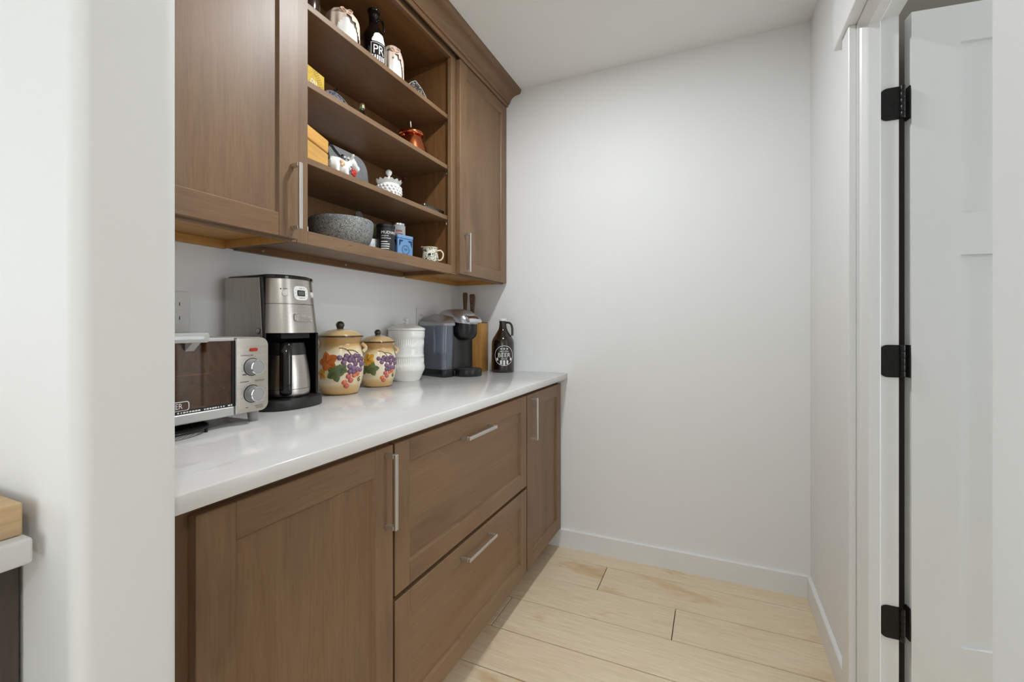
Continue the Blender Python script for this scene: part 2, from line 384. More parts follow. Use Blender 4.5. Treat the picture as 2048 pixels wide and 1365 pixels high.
# front wall with the opening, bullnosed drywall corners
XO0, XO1, YF, ZH = -.645, .1455, .254, 2.13
def bull(x0, x1, y0, y1, corners, r=.019, n=6):
    pts = []
    for (x, y, a0, key) in ((x1, y1, 0, 'ne'), (x0, y1, PI/2, 'nw'), (x0, y0, PI, 'sw'), (x1, y0, 1.5*PI, 'se')):
        if key in corners:
            cx = x-r if 'e' in key else x+r; cy = y-r if 'n' in key else y+r
            pts += [(cx+r*math.cos(a0+PI/2*i/n), cy+r*math.sin(a0+PI/2*i/n)) for i in range(n+1)]
        else: pts.append((x, y))
    return pts
bm = new()
prism(bm, bull(-4.1, XO0, YF, Y0, ('ne', 'se')), 0, ZC)
prism(bm, bull(XO1, 3.3, YF, Y0, ('nw', 'sw')), 0, ZC)
prism(bm, [(XO0-.02, ZH), (XO1+.02, ZH), (XO1+.02, ZC), (XO0-.02, ZC)], YF+.001, Y0-.001, 'y')
struct('wall_front', bm, wall_m, 40)
# kitchen behind the camera
struct('wall_kitchen_left', box(new(), -4.2, -4.1, -3.3, .3, 0, ZC), wall_m)
struct('wall_kitchen_right', box(new(), 3.3, 3.4, -3.3, 3.3, 0, ZC), wall_m)
bm = new(); WX0, WX1, WZ0, WZ1 = -1.4, 1.8, .35, 2.35
box(bm, -4.1, WX0, -3.3, -3.2, 0, ZC); box(bm, WX1, 3.3, -3.3, -3.2, 0, ZC); box(bm, WX0, WX1, -3.3, -3.2, 0, WZ0); box(bm, WX0, WX1, -3.3, -3.2, WZ1, ZC)
struct('wall_kitchen_back', bm, wall_m)
bm = new(); box(bm, WX0, WX0+.06, -3.27, -3.21, WZ0, WZ1); box(bm, WX1-.06, WX1, -3.27, -3.21, WZ0, WZ1); box(bm, WX0+.06, WX1-.06, -3.27, -3.21, WZ0, WZ0+.06); box(bm, WX0+.06, WX1-.06, -3.27, -3.21, WZ1-.06, WZ1); box(bm, .17, .23, -3.27, -3.21, WZ0+.06, WZ1-.06)
struct('window_1', bm, trim_m)
# side room behind the open door
struct('wall_side_room_added', box(new(), XJ, 3.3, 1.725, 1.83, 0, ZC), dim_m)  # added close behind the door so the hinge gap falls into shade

# baseboards
def baseboard(name, pts, axis, a0, a1):
    bm = new(); prism(bm, pts, a0, a1, axis); struct(name, bm, trim_m)
baseboard('baseboard_back', [(YB, 0), (YB-.0135, 0), (YB-.0135, .089), (YB-.0105, .093), (YB, .093)], 'x', -.86, XR)
baseboard('baseboard_right', [(XR, 0), (XR-.0135, 0), (XR-.0135, .089), (XR-.0105, .093), (XR, .093)], 'y', 1.645, YB-.0135)

# door frame: casing, jambs, stops
XC = XR-.019
struct('trim_1', box(new(), XC, XR, DY1+.005, DY1+.078, 0, DH+.005, .002, 1), trim_m)
struct('trim_4', box(new(), XC, XR, DY0-.078, DY0-.005, 0, DH+.005, .002, 1), trim_m)
bm = new(); box(bm, XR-.030, XR, DY0-.125, DY1+.135, DH+.005, DH+.15, .002, 1)
struct('trim_2', bm, trim_m)
struct('trim_3', box(new(), XR, XJ, DY1, DY1+.018, 0, DH+.018), trim_m); struct('trim_5', box(new(), XR, XJ, DY0-.018, DY0, 0, DH+.018), trim_m); struct('trim_6', box(new(), XR, XJ, DY0, DY1, DH, DH+.018), trim_m)
st = [(XR+.006, 0), (XR+.010, .004), (XR+.020, .010), (XR+.024, .0115), (XR+.049, .0115), (XR+.052, .009), (XR+.052, 0)]
struct('trim_7', prism(new(), [(x, DY1-d) for x, d in st], 0, DH, 'z'), trim_m); struct('trim_8', prism(new(), [(x, DY0+d) for x, d in st], 0, DH, 'z'), trim_m); struct('trim_9', prism(new(), [(x, DH-d) for x, d in st], DY0, DY1, 'y'), trim_m)

# the open door (local: hinge corner at origin, width along +x, face towards -y)
dang = math.radians(7.4)
DW, DT, DHH = .76, .035, 1.996
zz = [0, .275, 1.326, 1.438, 1.896, DHH]
door = obj('door_1', box(new(), .104, DW-.104, .011, DT-.011, .271, 1.9), door_m); door['kind'] = 'structure'     # the recessed panel board
door.location = (.4935, 1.570, .012); door.rotation_euler = (0, 0, dang)
for a, b in ((0, .108), (DW-.108, DW)): obj('door_stile', box(new(), a, b, 0, DT, 0, DHH), door_m, door)
for z0, z1 in ((zz[0], zz[1]), (zz[2], zz[3]), (zz[4], zz[5])): obj('door_rail', box(new(), .108, DW-.108, 0, DT, z0, z1), door_m, door)
obj('door_mullion', box(new(), .335, .425, 0, DT, zz[1], zz[2]), door_m, door)
# hinges: each one joins jamb and door
for k, (zc, lab) in enumerate(((1.764, 'topmost'), (1.05, 'middle'), (.325, 'lowest'))):
    h = thing('door_hinge', 'black metal door hinge with rounded leaf, %s of three' % lab, 'hinge', (.4775, 1.5665, zc), 0, 'door hinges')
    bm = new(); prism(bm, bull(-.0545, -.010, -.045, .045, ('nw', 'sw'), .018), .0008, .0034, 'y'); obj('jamb_leaf', bm, hinge_m, h)
    pts = bull(.000, .036, -.045, .045, ('ne', 'se'), .014)
    a = math.radians(97.4); bm = new(); prism(bm, [(p[0]*.90, p[1]) for p in pts], -.0012, .0012, 'y')
    lf = obj('door_leaf', bm, hinge_m, h); lf.location = (.0135, .0055, 0); lf.rotation_euler = (0, 0, a)
    bm = new()
    for q in range(5): lathe(bm, [(.0055, -.045+q*.018+.0004), (.0058, -.045+q*.018+.001), (.0058, -.045+q*.018+.017), (.0055, -.045+q*.018+.0176)], 14, (-.005, -.003))
    obj('barrel', bm, hinge_m, h, 40)
    for px_, pz in ((-.040, .028), (-.026, 0), (-.040, -.028)):
        obj('screw', lathe(new(), [(.0001, -.0003), (.0042, -.0003), (.0036, .0004), (.0001, .0004)], 12), hinge_m, h).matrix_local = Matrix.Translation((px_, .0004, pz)) @ Matrix.Rotation(PI/2, 4, 'X')

# ------------------------------------------------------------------ ceiling lamp fixtures (out of frame)
for (x, y, lab) in ((-.5, 1.27, 'round recessed ceiling lamp with white trim in pantry ceiling'), (1.0, -.7, 'round recessed ceiling lamp with white trim, added in unseen kitchen ceiling')):
    t = thing('recessed_lamp', lab, 'lamp', (x, y, ZC))
    obj('trim_ring', lathe(new(), [(.085, 0), (.095, 0), (.093, -.008), (.078, -.012), (.075, -.004), (.085, 0)], 40, cap0=False, cap1=False), trim_m, t, 40)
    obj('lens', lathe(new(), [(.0005, -.002), (.074, -.002), (.074, -.0035), (.0005, -.0035)], 32), white_pl, t)

# ------------------------------------------------------------------ cabinet builders
def shaker(parent, name, x, y0, y1, z0, z1, off, rail=.060, vertical=True, knob=None, thick=.021, grain_panel='z'):
    """a door or drawer front facing +X at x; frame in the named part, recessed panel and pull as sub-parts"""
    xb = x-thick; e = .0002
    bm = new(); iy0, iy1, iz0, iz1 = y0+rail, y1-rail, z0+rail, z1-rail
    s = .004; xp = x-.0085                # chamfered inner edge then flat panel
    o4 = [(x-.0015, iy0, iz0), (x-.0015, iy1, iz0), (x-.0015, iy1, iz1), (x-.0015, iy0, iz1)]
    i4 = [(xp, iy0+s, iz0+s), (xp, iy1-s, iz0+s), (xp, iy1-s, iz1-s), (xp, iy0+s, iz1-s)]
    A = [bm.verts.new(p) for p in o4]; B = [bm.verts.new(p) for p in i4]; Cc = [bm.verts.new((xb+.002, p[1], p[2])) for p in o4]
    for i in range(4): bm.faces.new((A[i], A[(i+1) % 4], B[(i+1) % 4], B[i])); bm.faces.new((Cc[i], Cc[(i+1) % 4], A[(i+1) % 4], A[i]))
    bm.faces.new(B); bm.faces.new(Cc[::-1])
    d = obj(name, bm, cab_v if grain_panel == 'z' else cab_h, parent, None, off)
    for ya in (y0, y1-rail): obj('stile', box(new(), xb, x, ya, ya+rail, z0, z1, .0012, 1), cab_v, d, None, off)
    for za in (z0, z1-rail): obj('rail', box(new(), xb, x-e, y0+rail, y1-rail, za, za+rail, .0012, 1), cab_h, d, None, off)
    if knob:
        ky, kz, L, vert = knob
        bm = new(); w_ = .0055; pr = .034
        if vert:
            box(bm, x+pr-.008, x+pr, ky-w_, ky+w_, kz-L/2, kz+L/2, .0012, 1)
            for s_ in (-1, 1): box(bm, x, x+pr-.008, ky-w_, ky+w_, kz+s_*(L/2-.005)-.005, kz+s_*(L/2-.005)+.005, .0008, 1)
        else:
            box(bm, x+pr-.008, x+pr, ky-L/2, ky+L/2, kz-w_, kz+w_, .0012, 1)
            for s_ in (-1, 1): box(bm, x, x+pr-.008, ky+s_*(L/2-.005)-.005, ky+s_*(L/2-.005)+.005, kz-w_, kz+w_, .0008, 1)
        obj('pull_handle', bm, nickel, d, None, off)
    return d
def base_unit(name, label, y0, y1, ls=.036):
    loc = (XD, (y0+y1)/2, 0)
    t = thing(name, label, 'cabinet', loc)
    xf = XD-.022                                    # face frame front
    for a in (y0, y1-.016): obj('side_panel', box(new(), XL+.005, xf-.019, a+.0005, a+.0155, .1, ZCB-.001), cab_v, t, None, loc)
    obj('bottom_panel', box(new(), XL+.005, xf-.019, y0+.016, y1-.016, .1, .118), ply, t, None, loc)
    obj('toe_kick', box(new(), -.815, -.798, y0+.0005, y1-.0005, .0, .1), cab_h, t, None, loc)
    for a, b in ((y0+.0005, y0+ls), (y1-.036, y1-.0005)): obj('face_stile', box(new(), xf-.019, xf, a, b, .1, ZCB-.001), cab_v, t, None, loc)
    for a, b in ((.1, .13), (ZCB-.04, ZCB-.001)): obj('face_rail', box(new(), xf-.019, xf, y0+ls, y1-.036, a, b), cab_h, t, None, loc)
    return t, loc
ZT, ZB = .853, .102
t, loc = base_unit('base_cabinet', 'brown shaker base cabinet with single door nearest the white front wall', Y0+.002, .898, .085)
shaker(t, 'door', XD, .430, .8945, ZB, ZT, loc, .064, knob=(.868, .747, .182, True))
t, loc = base_unit('drawer_cabinet', 'brown shaker base cabinet with two wide deep drawers', .898, 1.7685)
bm = new(); box(bm, XD-.041, XD-.022, .934, 1.7325, .45, .478); obj('drawer_divider', bm, cab_h, t, None, loc)
shaker(t, 'drawer', XD, .9025, 1.764, .470, ZT, loc, .060, knob=(1.318, .795, .195, False), grain_panel='y')
shaker(t, 'drawer', XD, .9025, 1.764, ZB, .457, loc, .060, knob=(1.318, .414, .195, False), grain_panel='y')
t, loc = base_unit('base_cabinet', 'brown shaker base cabinet with narrow door against the back wall', 1.7685, YB-.016)
shaker(t, 'door', XD, 1.773, 2.228, ZB, ZT, loc, .060, knob=(1.812, .747, .182, True))

# worktop
bm = new(); box(bm, XL+.001, XCF, Y0+.0015, YB-.001, ZCB, ZCT, .003, 2)
tag(obj('countertop', bm, quartz_m, None, 50), 'long white quartz countertop with faint grey veins over brown cabinets', 'countertop')

# upper cabinets with doors: plywood underside recessed behind the frame
ZTOP = 2.385
def upper_unit(label, y0, y1, dy0, dy1, knob):
    loc = (XU, (y0+y1)/2, ZU)
    t = thing('wall_cabinet', label, 'cabinet', loc)
    xf = XU-.022; xb = XL+.002; lip = .022
    for k, a in enumerate((y0, y1-.016)):
        obj('side_panel', box(new(), xb, xf-.019, a+.0004, a+.0156, ZU+lip-.012, ZTOP), cab_v, t, None, loc)
    obj('back_panel', box(new(), xb, xb+.008, y0+.016, y1-.016, ZU+lip, ZTOP), ply, t, None, loc)
    obj('bottom_panel', box(new(), xb+.008, xf-.019, y0+.016, y1-.016, ZU+lip, ZU+lip+.012), ply, t, None, loc)
    obj('top_panel', box(new(), xb+.008, xf-.019, y0+.016, y1-.016, ZTOP-.012, ZTOP), ply, t, None, loc)
    # plywood lips seen from below: hanging rail and side strips
    bm = new(); box(bm, xb, xb+.016, y0+.016, y1-.016, ZU+.0, ZU+lip); obj('hanging_rail', bm, ply, t, None, loc)
    bm = new(); box(bm, xb, xf-.019, y0+.0164, y0+.022, ZU, ZU+lip-.0005); obj('side_strip', bm, ply, t, None, loc)
    bm = new(); box(bm, xb, xf-.019, y1-.022, y1-.0164, ZU, ZU+lip-.0005); obj('side_strip', bm, ply, t, None, loc)
    for a, b in ((y0+.0004, y0+.038), (y1-.038, y1-.0004)): obj('face_stile', box(new(), xf-.019, xf, a, b, ZU, ZTOP), cab_v, t, None, loc)
    for a, b in ((ZU, ZU+.038), (ZTOP-.05, ZTOP)): obj('face_rail', box(new(), xf-.019, xf, y0+.038, y1-.038, a, b), cab_h, t, None, loc)
    shaker(t, 'door', XU, dy0, dy1, ZU+.004, 2.355, loc, .060, knob=knob)
    return t, loc
upper_unit('brown shaker wall cabinet with closed door beside the white front wall', Y0+.002, .8975, .372, .885, (.866, 1.498, .178, True))
tu, lu = upper_unit('brown shaker wall cabinet with narrow door against the back wall', 1.7425, YB-.003, 1.748, 2.243, (1.786, 1.485, .178, True))
obj('screw', lathe(new(), [(.0001, 0), (.004, 0), (.003, .0012), (.0001, .0012)], 10), screw_m, tu).matrix_local = Matrix.Translation(Vector((XL+.018, 1.85, ZU+.011))-Vector(lu)) @ Matrix.Rotation(PI/2, 4, 'Y')

# open shelf unit
UY0, UY1 = .8985, 1.7415; OY0, OY1 = .936, 1.708
loc = (XU-.022, (UY0+UY1)/2, ZU)
t = thing('open_shelf_cabinet', 'brown open-front wall cabinet with three adjustable shelves full of crockery', 'cabinet', loc)
xf = XU-.022; xb = XL+.002; ZO0, ZO1 = 1.420, 2.345
for a in (UY0, UY1-.016): obj('side_panel', box(new(), xb, xf-.019, a+.0004, a+.0156, ZU+.004, ZTOP), int_wood, t, None, loc)
obj('back_panel', box(new(), xb, xb+.008, UY0+.016, UY1-.016, ZO0, ZTOP), int_wood, t, None, loc)
obj('bottom_panel', box(new(), xb, xf-.019, UY0+.016, UY1-.016, ZO0-.016, ZO0), cab_h, t, None, loc)
obj('top_panel', box(new(), xb+.008, xf-.019, UY0+.016, UY1-.016, ZO1+.004, ZO1+.02), int_h, t, None, loc)
for a, b in ((UY0+.0004, OY0), (OY1, UY1-.0004)): obj('face_stile', box(new(), xf-.019, xf, a, b, ZU, ZTOP, .001, 1), cab_v, t, None, loc)
for a, b in ((ZU, ZO0+.001), (ZO1, ZTOP)): obj('face_rail', box(new(), xf-.019, xf-.0002, OY0, OY1, a, b, .001, 1), cab_h, t, None, loc)
bm = new(); box(bm, xb, xb+.019, UY0+.016, UY1-.016, ZU, ZO0-.0165); obj('hanging_rail', bm, int_h, t, None, loc)
for yy in (1.0, 1.36):
    o = obj('screw', lathe(new(), [(.0001, 0), (.0048, 0), (.0036, .0015), (.0001, .0015)], 12), screw_m, t)
    o.matrix_local = Matrix.Translation(Vector((xb+.019, yy, ZU+.011))-Vector(loc)) @ Matrix.Rotation(PI/2, 4, 'Y')
SH = [2.097, 1.870, 1.643]; xs = xf-.022
for z in SH:
    obj('shelf', box(new(), xb+.009, xs, UY0+.018, UY1-.018, z-.019, z, .0012, 1), cab_h, t, None, loc)
    for (x, y, s_) in ((xs-.012, UY1-.016, -1), (xb+.03, UY1-.016, -1), (xs-.012, UY0+.016, 1), (xb+.03, UY0+.016, 1)):
        bm = new(); y1_ = y+s_*.011
        box(bm, x-.005, x+.005, min(y, y1_), max(y, y1_), z-.0225, z-.0192, .0006, 1)
        prism(bm, [(y, z-.0225), (y1_, z-.0225), (y, z-.034)] if s_ > 0 else [(y, z-.0225), (y, z-.034), (y1_, z-.0225)], x-.0012, x+.0012, 'x')
        lathe(bm, [(.0033, z-.037), (.0033, z-.026)], 8, (x, y+s_*.003))
        obj('shelf_pin', bm, chrome, t, None, loc)

# crown moulding along the uppers
cp = [(XU-.002, 2.358), (XU+.004, 2.358), (XU+.010, 2.364), (XU+.010, 2.371), (XU+.016, 2.371), (XU+.019, 2.378)]
for i in range(9):
    a = PI/2*i/8; cp.append((XU+.074-.053*math.cos(a), 2.380+.035*math.sin(a)))
cp += [(XU+.081, 2.418), (XU+.083, 2.424), (XU+.086, 2.430), (XU+.086, 2.4395), (XU-.002, 2.4395)]
bm = new(); prism(bm, cp, Y0+.002, YB-.002, 'y')
cr = obj('crown_moulding', bm, cab_h, None, 30); tag(cr, 'brown stained crown moulding between wall cabinets and ceiling', 'moulding')
bm = new(); box(bm, XL+.003, XU-.0225, Y0+.004, YB-.004, ZTOP+.001, ZC-.001); obj('backing_board', bm, cab_h, cr)

# outlets on the left wall
def outlet(y, z, lab):
    t = thing('wall_outlet', lab, 'outlet', (XL+.001, y, z))
    bm = new(); prism(bm, rrect(0, 0, .07, .115, .004, 3), 0, .0055, 'x', .0015, 1); obj('cover_plate', bm, white_pl, t)
    for s_ in (-1, 1):
        bm = new(); prism(bm, rrect(0, s_*.0195, .033, .030, .009, 4), .0056, .0072, 'x', .0004, 1); r_ = obj('receptacle', bm, white_pl, t)
        bm = new(); box(bm, .0072, .0076, -.0075, -.0055, s_*.0195-.002, s_*.0195+.008); box(bm, .0072, .0076, .0055, .0075, s_*.0195-.002, s_*.0195+.008); lathe(bm, [(.0001, 0), (.0001, 0)], 3) if False else None
        obj('slot', bm, blk_soft, r_)
    obj('screw', lathe(new(), [(.0001, 0), (.003, 0), (.002, .001), (.0001, .001)], 10), white_pl, t).matrix_local = Matrix.Translation((.0056, 0, 0)) @ Matrix.Rotation(PI/2, 4, 'Y')
outlet(.750, 1.186, 'white outlet cover plate on wall above the toaster oven')
outlet(1.886, 1.182, 'white outlet cover plate on wall behind the single-cup coffee machine')

# ------------------------------------------------------------------ kitchen side, far left
bm = new(); box(bm, -1.35, -.707, -1.6, YF-.011, ZCB, ZCT, .004, 2)
tag(obj('kitchen_countertop', bm, quartz_m, None, 50), 'white quartz kitchen countertop end left of the doorway wall', 'countertop')
t = thing('kitchen_cabinet', 'dark grey-brown kitchen base cabinet under the end of the other countertop', 'cabinet', (-.765, -.3, 0))
obj('side_panel', box(new(), -1.34, -.785, YF-.022, YF-.003, .1, ZCB-.001), kit_wood, t, None, (-.765, -.3, 0))
obj('toe_kick', box(new(), -.86, -.845, -1.58, YF-.003, 0, .1), kit_wood, t, None, (-.765, -.3, 0))
for a, b in ((-1.58, -.99), (-.985, -.395), (-.39, YF-.004)):
    obj('door', box(new(), -.785, -.765, a, b, .102, ZCB-.002, .0015, 1), kit_wood, t, None, (-.765, -.3, 0))
tag(obj('cutting_board', box(new(), -1.10, -.724, -.35, .240, ZCT+.0002, ZCT+.038, .003, 2), board_wood, None, 50), 'thick pale maple cutting board on the kitchen countertop', 'cutting board')

# ------------------------------------------------------------------ toaster oven (faces +X)
def toaster():
    L = (-1.185, .605, ZCT); OX, OY = L[0], L[1]
    t = thing('toaster_oven', 'silver countertop toaster oven with two round knobs and browned glass door', 'toaster oven', L)
    y0, y1, yp = -.205, .197, .112                       # left end, right end, start of the control panel
    xb, xf = -.14, .128; z0, z1 = .030, .214
    # open-fronted shell
    prof = [(xb, z0), (xf-.012, z0), (xf-.012, z0+.006), (xb+.006, z0+.006), (xb+.006, z1-.006), (xf-.012, z1-.006), (xf-.012, z1), (xb+.02, z1), (xb, z1-.02)]
    obj('shell', prism(new(), prof, y0, y1-.012, 'y'), oven_paint, t)
    obj('end_wall', prism(new(), rrect(( xb+xf-.012)/2, (z0+z1)/2, xf-.012-xb, z1-z0, .012, 4), y0-.004, y0, 'y'), oven_paint, t)
    obj('liner', box(new(), xb+.008, xb+.012, y0+.004, yp-.006, z0+.012, z1-.012), stain, t)
    obj('inner_wall', box(new(), xb+.012, xf-.016, yp-.006, yp-.002, z0+.008, z1-.008), stain, t)
    obj('inner_floor', box(new(), xb+.012, xf-.016, y0+.004, yp-.008, z0+.008, z0+.011), stain, t)
    bm = new(); zr = z0+.062
    for k in range(9): tube(bm, [(xb+.03+k*.025, y0+.01, zr), (xb+.03+k*.025, yp-.01, zr)], .0016, 6)
    for y in (y0+.012, yp-.012): tube(bm, [(xb+.02, y, zr), (xf-.024, y, zr)], .002, 6)
    obj('oven_rack', bm, brushed('rack_wire', (214, 170, 96), 'y', .35), t, 40)
    obj('baking_sheet', box(new(), xb+.03, xf-.05, y0+.03, yp-.03, zr+.035, zr+.037), stain, t)
    # control panel: slanted front with rounded right corners
    pp = [(xf-.022, z0-.002), (xf+.006, z0-.002), (xf+.006, z0+.02), (xf-.002, z1-.03), (xf-.010, z1-.010), (xf-.022, z1-.001)]
    bm = new(); pts = bull(yp, y1, z0-.003, z1-.001, ('ne', 'se'), .02)
    obj('control_panel', prism(bm, pts, xf-.03, xf+.004, 'x', .003, 2), panel_m, t, 40)
    xp = xf+.004
    bm = new(); box(bm, xf-.028, xf+.0052, yp-.0035, yp-.0004, z0-.002, z1-.004); obj('panel_edge', bm, chrome, t)
    o = obj('indicator_light', prism(new(), rrect(.155, z1-.031, .022, .0085, .0042, 5), xp-.001, xp+.0018, 'x', .0006, 1), red_led, t)
    for zc in (z0+.110, z0+.043):
        k = obj('knob', lathe(new(), [(.0205, 0), (.0205, .0015), (.0185, .002), (.0185, .020), (.0176, .0215)], 40, cap1=False), grey_pl, t, 40)
        k.matrix_local = Matrix.Translation((xp, .1515, zc)) @ Matrix.Rotation(PI/2, 4, 'Y')
        r = obj('knob_face', lathe(new(), [(.0178, .0205), (.0184, .0216), (.0178, .0228), (.0164, .0232), (.0160, .0220), (.0001, .0220)], 40, cap0=False, cap1=False), chrome, k, 30)
        obj('knob_cap', lathe(new(), [(.0001, .0221), (.0159, .0221), (.0157, .0226), (.0001, .0228)], 32), grey_pl, k, 40)
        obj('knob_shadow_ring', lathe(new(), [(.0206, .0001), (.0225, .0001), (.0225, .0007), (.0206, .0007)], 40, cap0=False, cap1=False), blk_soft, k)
        for j in range(9):
            a = math.radians(-40+j*32.5)+PI/2*.5
            text('tick_mark', '·', .012, ink, t, on_x(xp+.0001, .1515+.0275*math.cos(a), zc+.0265*math.sin(a)-.000), .0003)
    text('panel_text', 'TEMPERATURE', .0052, ink, t, on_x(xp+.0001, .138, z1-.045), .0003)
    marks('panel_print', [(-.020, .0745, .022, .0016), (.020, .0760, .026, .0012), (.020, .0735, .026, .0012), (-.014, .010, .008, .0016), (.018, .012, .022, .0010), (.019, .009, .022, .0010), (.020, .006, .020, .0010), (-.020, .092, .010, .003)], ink, t, on_x(xp, .1515, z0))
    # door
    d = obj('door', prism(new(), [(y0+.004, z0-.004), (yp-.004, z0-.004), (yp-.004, z0+.018), (y0+.004, z0+.018)], xf-.014, xf+.002, 'x', .002, 1), oven_paint, t)
    obj('door_glass', box(new(), xf-.006, xf-.002, y0+.004, yp-.004, z0+.0185, z1-.008), oven_glass, d)
    obj('door_gasket', box(new(), xf-.0018, xf+.0002, y0+.004, yp-.004, z0+.0185, z0+.026), blk_soft, d)
    for ya in (y0+.004, yp-.0085): obj('door_post', box(new(), xf-.0018, xf, ya, ya+.0045, z0+.0265, z1-.0082), blk_soft, d)
    obj('door_top_rail', box(new(), xf-.012, xf+.001, y0+.004, yp-.004, z1-.0078, z1-.001, .001, 1), oven_paint, d)
    h = obj('handle', prism(new(), rrect(-.046, z1+.002, .150, .022, .006, 4), xf+.016, xf+.036, 'x', .003, 2), oven_paint, d, 40)
    obj('handle_groove', prism(new(), rrect(-.046, z1+.002, .126, .007, .0034, 4), xf+.0362, xf+.0366, 'x'), chrome, h)
    for y in (-.100, .008): obj('handle_bracket', prism(new(), [(xf-.002, z1-.028), (xf+.022, z1-.010), (xf+.022, z1-.004), (xf-.002, z1-.010)], y-.009, y+.009, 'y'), oven_paint, d)
    text('brand_lettering', 'BLACK+DECKER', .0165, white_ink, d, on_x(xf-.0018, -.0565, z0+.036), .0003, .82)
    bm = new(); o_ = rrect(-.0565, z0+.036, .128, .021, .006, 4); i_ = rrect(-.0565, z0+.036, .1245, .0175, .0045, 4)
    A = [bm.verts.new((xf-.0015, p[0], p[1])) for p in o_]; B = [bm.verts.new((xf-.0015, p[0], p[1])) for p in i_]
    for i in range(len(A)): bm.faces.new((A[i], A[(i+1) % len(A)], B[(i+1) % len(B)], B[i]))
    obj('brand_outline', bm, white_ink, d)
    random.seed(3); marks('caution_print', [(-.19+.0062*i, 0, random.uniform(.0025, .0056), .0032) for i in range(48) if i % 9], white_ink, d, on_x(xf+.0002, 0, z0+.0222))
    for x in (xb+.03, xf-.022):
        for y in (y0+.03, .172):
            obj('foot', lathe(new(), [(.009, 0), (.0105, .002), (.014, .0275)], 16, (x, y)), grey_pl, t, 50)
    return t
toaster()
# wire mesh tray pushed under the oven
bm = new(); cx, cy, R = -1.125, .575, .10
for k in range(-11, 12):
    q = k*.0085
    if abs(q) < R: w_ = math.sqrt(R*R-q*q)
    else: continue
    for s_ in (1, -1):
        c_, sn = math.cos(PI/4), s_*math.sin(PI/4)
        tube(bm, [(cx+c_*a-sn*q, cy+sn*a+c_*q, ZCT+.012) for a in (-w_, w_)], .0011, 5)
mt = thing('wire_mesh_mat', 'round black wire mesh screen lying under the toaster oven', 'mesh screen', (cx, cy, ZCT))
o = obj('mesh_wires', bm, wire_m, mt, None, (cx, cy, ZCT)); o['kind'] = 'stuff'
obj('rim', tube(new(), [(R*math.cos(2*PI*i/48), R*math.sin(2*PI*i/48), .012) for i in range(48)], .0026, 8, True), wire_m, mt, 50)
for i in range(4): obj('foot', lathe(new(), [(.0035, 0), (.003, .0105)], 10, (R*math.cos(PI/4+i*PI/2), R*math.sin(PI/4+i*PI/2))), wire_m, mt)

